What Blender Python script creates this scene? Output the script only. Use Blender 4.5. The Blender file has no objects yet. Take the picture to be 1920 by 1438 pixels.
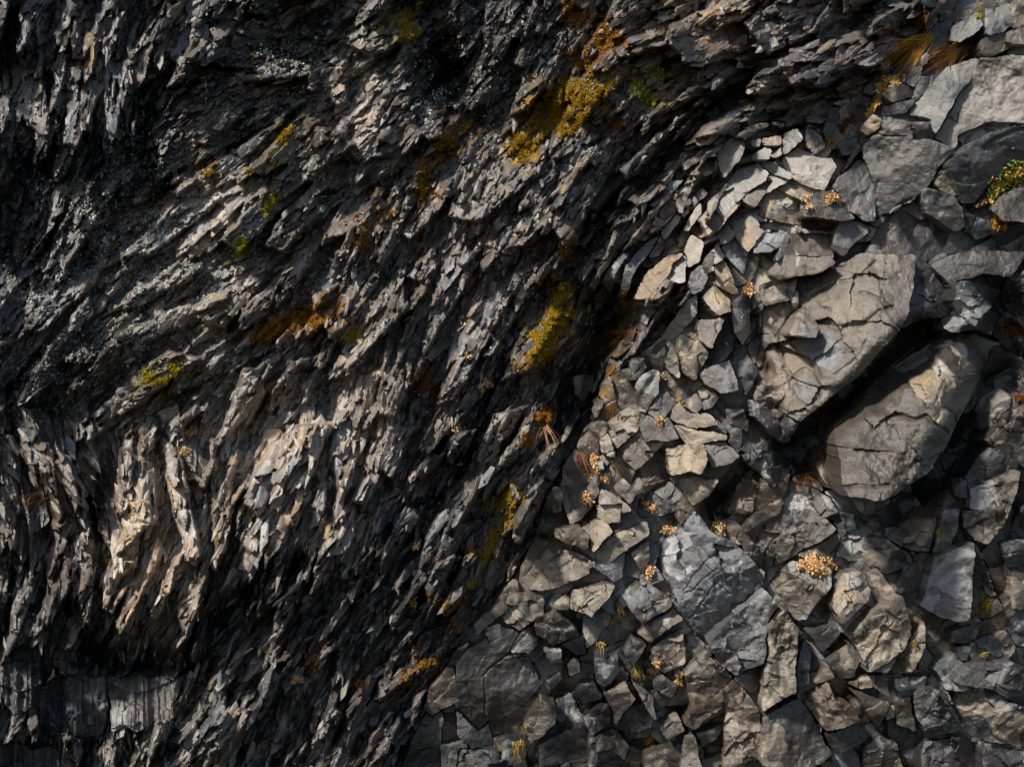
import bpy, math, random
import numpy as np
from mathutils import Vector

# ------------------------------------------------------------------ camera, sky, sun, exposure
W0, H0, S = 1920.0, 1438.0, 200.0            # photograph px, px per metre on the mean wall plane
D = 13.333                                   # camera distance from the mean wall plane
scene = bpy.context.scene
cam_d = bpy.data.cameras.new("Camera"); cam = bpy.data.objects.new("Camera", cam_d)
scene.collection.objects.link(cam); scene.camera = cam
cam.location = (0, -D, 0); cam.rotation_euler = (math.radians(90), 0, 0)
cam_d.lens = 50; cam_d.sensor_width = 36; cam_d.clip_end = 200
SUN = Vector((-0.52, -0.49, 0.70)).normalized()
world = bpy.data.worlds.new("World"); scene.world = world; world.use_nodes = True
wn = world.node_tree; bg = wn.nodes["Background"]
sky = wn.nodes.new("ShaderNodeTexSky"); sky.sky_type = 'NISHITA'; sky.sun_disc = False
sky.sun_elevation = math.asin(SUN.z); sky.sun_rotation = math.atan2(SUN.x, SUN.y)
wn.links.new(sky.outputs[0], bg.inputs[0]); bg.inputs[1].default_value = 0.05
sd = bpy.data.lights.new("Sun", 'SUN'); sd.energy = 2.6; sd.angle = math.radians(6); sd.color = (1, .92, .81)
so = bpy.data.objects.new("Sun", sd); scene.collection.objects.link(so)
so.rotation_euler = SUN.to_track_quat('Z', 'Y').to_euler()
scene.view_settings.view_transform = 'Standard'; scene.view_settings.look = 'None'
scene.view_settings.exposure = 1.15; scene.view_settings.gamma = 1
scene.cycles.max_bounces = 3; scene.cycles.diffuse_bounces = 2

DBG = 0
rng = np.random.default_rng(7); random.seed(7)
# ------------------------------------------------------------------ small numeric tools
T = [rng.random((256, 256)).astype(np.float32) for _ in range(6)]
def vnoise(x, y, k=0):
    t = T[k % 6]; x = x + 37.3 * k + 500; y = y + 91.7 * k + 500
    xi = np.floor(x).astype(int); yi = np.floor(y).astype(int); fx = x - xi; fy = y - yi
    fx = fx * fx * (3 - 2 * fx); fy = fy * fy * (3 - 2 * fy)
    a = t[yi & 255, xi & 255]; b = t[yi & 255, (xi + 1) & 255]; c = t[(yi + 1) & 255, xi & 255]; d = t[(yi + 1) & 255, (xi + 1) & 255]
    return (a * (1 - fx) + b * fx) * (1 - fy) + (c * (1 - fx) + d * fx) * fy - .5
def fbm(x, y, s, k=0, o=4, r=.5):
    v = 0; a = 1.0
    for i in range(o): v = v + a * vnoise(x / s, y / s, k + i); a *= r; s *= .5
    return v
def blur(F, n):
    for _ in range(n):
        P = np.pad(F, 1, mode='edge')
        F = (P[:-2, 1:-1] + P[2:, 1:-1] + P[1:-1, :-2] + P[1:-1, 2:] + 4 * P[1:-1, 1:-1]) / 8
    return F
# sampling lattice over the cliff (photo px units, y down), a margin round what the camera sees
STEP = 2; X0, Y0 = -150, -130; NX, NY = 1110, 850
gx = X0 + STEP * np.arange(NX); gy = Y0 + STEP * np.arange(NY)
PX, PY = np.meshgrid(gx.astype(np.float32), gy.astype(np.float32))
def bil(F, px, py, x0, y0, st):
    u = np.clip((px - x0) / st, 0, F.shape[1] - 1.001); v = np.clip((py - y0) / st, 0, F.shape[0] - 1.001)
    i = np.floor(u).astype(int); j = np.floor(v).astype(int); fu = u - i; fv = v - j
    return (F[j, i] * (1 - fu) + F[j, i + 1] * fu) * (1 - fv) + (F[j + 1, i] * (1 - fu) + F[j + 1, i + 1] * fu) * fv
# zoomed tracing regions -> photo px
REG = {'A': (0, 0, 2.995), 'B': (640, 0, 2.995), 'C': (1280, 0, 2.995), 'D': (0, 480, 2.995), 'E': (640, 480, 2.995), 'F': (1280, 480, 2.995),
       'G': (0, 958, 2.995), 'H': (640, 958, 2.995), 'I': (1280, 958, 2.995), 'J': (1120, 200, 3.994), 'K': (960, 600, 3.994), 'L': (1600, 560, 5.99), 'O': (0, 0, 1)}
def pts(reg, s):
    ox, oy, k = REG[reg]; a = np.array([float(v) for v in s.replace(',', ' ').split()]).reshape(-1, 2)
    return a / k + (ox, oy)

# ------------------------------------------------------------------ relief data
# brightness of each 80 px cell of the cliff with its shade, driving both slope and stone colour (0..9)
LG = """
2 2 3 2 2 2 1 1 3 2 0 0 1 2 2 2 4 3 3 2 2 2 3 3
3 2 4 2 2 1 1 2 4 1 0 0 1 2 2 2 3 3 3 2 2 2 5 5
3 2 3 2 1 1 1 2 5 1 0 1 3 3 2 1 2 3 2 2 3 5 6 6
1 1 2 1 1 1 3 2 3 2 1 2 2 2 2 2 4 4 5 5 4 4 4 4
1 1 1 2 4 6 3 2 2 2 3 4 3 2 2 4 5 6 6 5 4 5 3 2
1 1 2 4 6 4 3 2 4 3 2 3 2 2 1 4 6 7 6 4 4 3 3 2
2 2 3 4 4 4 3 4 2 2 3 3 2 2 2 5 7 5 4 5 5 5 2 2
2 4 2 3 4 3 3 2 3 2 3 3 2 3 0 3 6 5 4 5 6 6 1 1
1 1 1 2 3 3 3 2 4 2 2 2 2 2 0 3 4 5 4 6 6 4 5 1
2 1 2 2 2 4 4 4 3 2 2 2 2 0 4 4 4 3 4 5 3 4 5 2
3 2 3 4 4 5 6 6 5 3 2 2 2 3 4 4 5 3 0 2 4 4 1 4
3 3 4 6 4 4 5 5 4 3 2 1 3 4 4 4 5 2 4 4 5 5 2 2
2 3 3 7 5 3 4 4 5 2 2 1 4 5 5 5 5 4 5 4 2 5 3 3
2 2 3 7 6 2 1 3 2 1 2 2 3 4 4 4 6 5 5 5 4 3 3 3
2 2 3 4 2 1 1 1 1 1 2 3 3 4 4 5 5 5 4 3 4 4 3 3
2 1 1 0 1 2 2 2 1 1 2 3 3 3 3 4 4 4 4 4 4 3 4 3
2 2 4 4 2 3 2 1 2 2 3 4 3 2 2 3 4 4 4 4 3 3 3 3
1 2 3 2 3 2 1 2 2 2 2 2 2 2 2 3 4 3 3 4 3 3 3 3"""
LG = np.array([[float(v) for v in r.split()] for r in LG.strip().split('\n')])
# strokes: x0,y0,x1,y1,width,delta  local changes of that brightness, shaded clefts included (in the same 0..9 units)
ST = """185 110 200 260 14 3|40 150 60 260 16 2|670 140 700 150 22 2|690 215 700 225 26 3|645 455 655 460 22 3|560 500 575 490 20 3|330 430 480 330 34 3|350 350 480 280 18 1.5
300 600 420 560 30 1.5|480 600 590 570 20 1|640 680 690 640 16 4|880 370 900 430 18 2|110 560 170 520 22 2.5|230 1090 300 900 46 3|340 1010 360 1120 20 3|290 890 330 930 30 2
470 900 540 770 26 3|560 860 640 780 34 2|700 780 740 760 20 2|500 1010 560 900 30 1|650 1010 700 930 24 3|400 1190 440 1140 14 4|120 1330 60 1430 30 1|220 1320 310 1330 60 1.5
190 900 180 1000 12 -5|400 1190 560 1050 36 -5|370 1080 400 1180 18 -4|150 1230 380 1240 22 -6|90 1250 110 1330 16 -5|100 1400 260 1390 10 -4|780 20 850 120 50 -4|830 140 900 240 26 -3|560 180 480 300 24 -2|620 250 440 330 20 -2
280 200 300 340 36 -2|150 240 180 360 26 -2|20 420 40 300 40 -2|420 500 600 420 18 -2|430 620 620 480 16 -3|1240 300 1400 130 22 -4|1200 340 1060 480 22 -3|1060 740 1150 600 30 -9|1040 790 1080 690 24 -7|1000 560 1060 520 20 -3
800 900 960 700 18 -3|700 1060 860 860 36 -3|760 1230 900 1060 24 -3|600 1200 720 1060 22 -2|1330 960 1400 900 18 -6|1470 840 1700 640 22 -6|1700 620 1800 600 18 -5|1690 960 1860 720 24 -6|1560 600 1860 500 14 -1
1380 380 1480 300 40 2|1220 560 1340 400 30 2|1290 520 1390 380 30 2|1550 560 1640 540 60 1|1540 700 1640 640 40 1|1120 1420 980 1330 40 -1|1250 1290 1300 1330 20 -2|1700 90 1640 230 40 3.5|1690 110 1800 60 34 3|1860 720 1880 1000 60 -1.2|1500 1330 1900 1400 80 -1|1150 1330 1300 1400 60 -1"""
STK = [tuple(float(v) for v in s.split()) for s in ST.replace('\n', '|').split('|') if s.strip()]
# depth strokes: x0,y0,x1,y1,width,metres (clefts < 0, bulges > 0)
DP = """1790 640 1740 730 60 .26|1055 760 1150 585 38 -.8|1150 580 1090 560 26 -.3|1500 850 1730 630 30 -.6|1730 605 1790 590 18 -.3|1700 960 1860 720 34 -.45|1330 960 1410 890 20 -.35|1240 300 1430 125 22 -.4|1060 500 1225 320 20 -.36|380 1170 560 1060 26 -.3
150 1235 380 1245 20 -.38|90 1240 110 1320 16 -.2|795 0 830 140 52 -.42|845 130 900 240 30 -.3|190 890 185 1000 14 -.2|990 680 1060 540 20 .18|270 900 290 1130 60 .14|500 1000 600 800 60 .12|380 420 520 290 40 .12|1640 700 1560 560 90 .10|1700 830 1650 900 60 .1
1450 760 1480 850 16 -.3|720 1090 950 700 26 -.15|1880 560 1900 700 30 -.3|1400 560 1440 700 10 -.2|1060 1300 1180 1400 22 -.16"""
DPK = [tuple(float(v) for v in s.split()) for s in DP.replace('\n', '|').split('|') if s.strip()]
def capsule(x0, y0, x1, y1, w, X, Y):
    dx, dy = x1 - x0, y1 - y0; t = np.clip(((X - x0) * dx + (Y - y0) * dy) / (dx * dx + dy * dy + 1e-6), 0, 1)
    q = ((X - x0 - t * dx) ** 2 + (Y - y0 - t * dy) ** 2) / (w * w)
    return np.exp(-q * 1.2)
CS = 8.0; CX0, CY0 = -200, -200; cnx, cny = 300, 232
cX, cY = np.meshgrid(CX0 + CS * np.arange(cnx), CY0 + CS * np.arange(cny))
wX = cX + 40 * fbm(cX, cY, 90, 1); wY = cY + 40 * fbm(cX, cY, 90, 2)
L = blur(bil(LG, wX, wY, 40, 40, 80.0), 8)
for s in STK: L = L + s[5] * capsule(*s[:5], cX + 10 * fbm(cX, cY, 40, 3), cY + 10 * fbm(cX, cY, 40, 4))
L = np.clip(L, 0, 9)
# relief whose slope along the light gives that facing (least squares in Fourier space)
ux, uy = SUN.x, -SUN.z; un = math.hypot(ux, uy); ux /= un; uy /= un
right = np.clip((cX - (1500 - cY * .52)) / 160, 0, 1)
G = -(L - L.mean()) * (.175 - .065 * right)
kx = np.fft.fftfreq(cnx * 2, CS) * 2 * np.pi; ky = np.fft.fftfreq(cny * 2, CS) * 2 * np.pi
Gp = np.pad(G, ((0, cny), (0, cnx)), mode='reflect'); KX, KY = np.meshgrid(kx, ky); ku = KX * ux + KY * uy; kv = -KX * uy + KY * ux
Hm = np.real(np.fft.ifft2(np.fft.fft2(Gp) * (-1j * ku) / (ku ** 2 + .04 * kv ** 2 + (2 * np.pi / 900) ** 2)))[:cny, :cnx] / S
for s in DPK: Hm = Hm + s[5] * capsule(*s[:5], cX + 14 * fbm(cX, cY, 50, 3), cY + 14 * fbm(cX, cY, 50, 1))
# flow of the cleavage: x, y, angle (deg, anticlockwise from right), length px, elongation
FL = """50 150 82 42 3|200 170 87 52 4|100 300 75 40 3|400 200 35 34 2.6|500 120 15 34 2.6|550 40 30 38 2.2|350 40 60 44 2|150 60 70 48 2|400 330 38 34 2.4|550 330 48 34 2.4|300 430 42 42 3|100 480 60 34 2.5|450 500 40 36 2.6|300 590 32 44 3
680 210 48 44 2.2|740 80 40 40 2.4|850 170 45 34 2.6|1000 60 62 30 2.5|1080 200 56 30 2.5|1300 80 28 52 2.2|1480 120 18 50 2.2|1450 30 25 50 2.2|1650 60 35 56 2.4|1200 290 52 50 3|900 400 65 40 3.2|800 500 70 38 3|700 560 60 38 2.8|900 620 65 42 3.2
1000 480 60 40 3.2|1130 420 55 64 4|1250 460 54 84 3.4|1300 330 42 84 3.2|1450 240 15 70 3|1220 570 58 80 3|950 730 62 46 3.4|500 680 45 36 2.6|300 720 32 36 2.6|100 680 45 36 2.6|60 860 115 56 2.6|120 900 118 60 2.6|190 960 105 56 3|280 980 65 90 4.5|290 1120 62 90 5|340 900 100 60 3
100 1060 80 70 4.5|50 1180 78 76 4.5|180 1180 65 80 5|60 1300 70 90 4|230 1320 89 80 8|160 1340 88 80 8|480 860 66 74 3.4|600 840 74 74 3.6|650 980 68 80 3.8|450 1030 72 66 4|520 1180 55 80 4|430 1330 60 84 4.5|600 1290 66 74 4.5|760 1100 56 52 4|800 930 60 48 3.6|700 780 70 50 3|860 1180 56 62 3.8
960 1000 62 60 3.6|1040 900 62 56 3|1130 840 60 50 3|720 1380 60 66 3.6|850 1350 56 60 2.6|330 1400 60 80 4|1160 760 70 46 3"""
FK = np.array([[float(v) for v in s.split()] for s in FL.replace('\n', '|').split('|') if s.strip()])
w = 1.0 / (((cX[..., None] - FK[:, 0]) ** 2 + (cY[..., None] - FK[:, 1]) ** 2) / 3600 + .15) ** 1.6
w /= w.sum(-1, keepdims=True); th2 = np.radians(FK[:, 2]) * 2
FC = (w * np.cos(th2)).sum(-1); FS = (w * np.sin(th2)).sum(-1); FLn = (w * FK[:, 3]).sum(-1); FEl = (w * FK[:, 4]).sum(-1)
TH = .5 * np.arctan2(FS, FC)
def cf(F, x, y): return bil(F, x, y, CX0, CY0, CS)
def flow(x, y): return .5 * np.arctan2(cf(FS, x, y), cf(FC, x, y))
# stone colour family: x, y, warmth (0 cool .. 1 tan)
WK = np.array([float(v) for v in """50 100 .1 250 150 .3 40 500 .15 200 300 .25 450 350 .5 650 200 .5 850 100 .3 1000 100 .2 1100 350 .35 1300 60 .8 1500 120 .3 1750 100 .3 1800 200 .6 1400 350 .6 1450 450 .7 1600 300 .3
1700 400 .2 1550 600 .7 1700 750 .7 1880 500 .1 1850 900 .4 1300 600 .7 1200 700 .4 1300 850 .9 1150 960 .7 1100 1050 .6 1350 1080 .25 1500 1000 .3 1650 1180 .6 1500 1300 .4 1800 1350 .15 950 1250 .1 1100 1350 .1 1250 1200 .6 280 1000 1 300 1150 .9 550 850 .8 700 800 .6
650 1000 .5 400 1000 .6 60 900 .3 230 1320 .35 100 1100 .5 450 1300 .5 700 1200 .2 850 1000 .2 850 600 .4 400 600 .5 500 700 .5""".split()]).reshape(-1, 3)
w = 1.0 / (((cX[..., None] - WK[:, 0]) ** 2 + (cY[..., None] - WK[:, 1]) ** 2) / 4000 + .2) ** 1.5
WM = (w * WK[:, 2]).sum(-1) / w.sum(-1)

def inside(P, X, Y):
    r = np.zeros(X.shape, bool); n = len(P); j = n - 1
    for i in range(n):
        xi, yi = P[i]; xj, yj = P[j]
        if yi != yj: r ^= ((yi > Y) != (yj > Y)) & (X < (xj - xi) * (Y - yi) / (yj - yi) + xi)
        j = i
    return r
# ------------------------------------------------------------------ cliff height lattice: overlapping cleavage plates
Hb = cf(Hm, PX, PY); Lb = cf(L, PX, PY)
wpx = PX + 5 * fbm(PX, PY, 26, 1, 3); wpy = PY + 5 * fbm(PX, PY, 26, 4, 3)
H = Hb - .10 + .03 * fbm(PX, PY, 60, 2)
VAL = np.zeros_like(H); HUE = np.zeros_like(H)
def splat(n, smin, smax, lift, seed, region=None):
    r = np.random.default_rng(seed)
    cx = r.uniform(gx[0], gx[-1], n); cy = r.uniform(gy[0], gy[-1], n)
    keep = None if region is None else region(cx, cy)
    if keep is not None: cx, cy = cx[keep], cy[keep]
    n = len(cx); th = flow(cx, cy) + r.normal(0, .15, n); ln = np.minimum(cf(FLn, cx, cy) * r.uniform(smin, smax, n), 230); el = cf(FEl, cx, cy) * r.uniform(.9, 2.2, n)
    ca, sa = np.cos(th), -np.sin(th)
    flip = np.where(sa < 0, -1, 1); ca = ca * flip; sa = sa * flip     # a axis points down the wall
    lift = lift * ln / 40
    c0 = r.uniform(-.06, .05, n) * ln / 45 + lift
    ga = r.normal(.22, .28, n); gb = r.normal(0, .55, n); v = r.normal(0, 1, n); hu = r.normal(0, 1, n)
    shp = r.uniform(0, 1, (n, 6))
    for i in range(n):
        l = ln[i] * .5; wd = max(l / el[i], 2.2); R = l * 1.05
        i0 = max(int((cx[i] - R - X0) / STEP), 0); i1 = min(int((cx[i] + R - X0) / STEP) + 2, NX)
        j0 = max(int((cy[i] - R - Y0) / STEP), 0); j1 = min(int((cy[i] + R - Y0) / STEP) + 2, NY)
        if i1 - i0 < 2 or j1 - j0 < 2: continue
        dx = wpx[j0:j1, i0:i1] - cx[i]; dy = wpy[j0:j1, i0:i1] - cy[i]
        a = dx * ca[i] + dy * sa[i]; b = -dx * sa[i] + dy * ca[i]; q = shp[i]
        t1 = a / l; bb = b / wd
        m = np.maximum(np.maximum(bb + (q[0] - .2) * .9 * t1, -bb + (q[1] - .2) * .9 * t1), np.maximum(t1 + (q[2] - .5) * .8 * bb, -t1 + (q[3] - .5) * .8 * bb))
        m = np.maximum(m, (bb * (1 if q[4] > .5 else -1) + t1 * 1.0) * .72)
        strn = T[0][(np.abs(b * .55 + q[5] * 200).astype(int)) & 255, int(q[4] * 255)] - .5
        h = Hb[j0:j1, i0:i1] + c0[i] + (ga[i] * a + gb[i] * b) / S + .0045 * strn - .012 * np.clip(m - .7, 0, 1) * ln[i] / 40
        sel = (m < 1) & (h > H[j0:j1, i0:i1])
        H[j0:j1, i0:i1][sel] = h[sel]; VAL[j0:j1, i0:i1][sel] = v[i]; HUE[j0:j1, i0:i1][sel] = hu[i]
Hb0 = Hb
SZ = pts('O', "1110,660 1150,560 1210,450 1290,340 1400,240 1540,200 1580,300 1500,400 1330,480 1290,560 1240,640 1180,660")
splat(1500, 2.8, 6.0, .0, 21); H = H + .012 * fbm(PX, PY, 50, 4, 3)
Hb = blur(H, 2); H = Hb - .03
splat(3500, 1.2, 2.6, .0, 22); Hb = blur(H, 1); H = Hb - .02
VAL0 = .6 * VAL; HUE0 = HUE.copy()
splat(9000, 1.2, 2.2, -.02, 1)
splat(28000, .5, 1.05, -.005, 2)
splat(44000, .25, .55, .012, 3, lambda x, y: ((x < 1500 - y * .55) | (y < 200)) & ~inside(SZ, x, y))
near = blur(inside(pts('O', "690,1580 800,1330 870,1190 960,1090 1000,1010 1060,870 1100,800 1130,720 1140,600 1210,450 1290,340 1400,240 1560,190 1640,150 1760,40 1800,-140 2100,-140 2100,1580"), PX, PY).astype(np.float32), 300)
szm = blur(inside(SZ, PX, PY).astype(np.float32), 30)
H = H - .10 - .16 * np.clip(near * 3, 0, 1) * (1 - szm) - .16 * szm
if DBG:
    for nm, mm in (('sz', szm > .8), ('left', near < .05), ('mid', (near > .4) & (szm < .2))): print('DBG', nm, np.median((H - Hb0)[mm]), np.percentile((H - Hb0)[mm], [5, 95]))
H = H + .004 * fbm(PX, PY, 9, 3, 2); VAL = VAL + VAL0; Hb = Hb0

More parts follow.
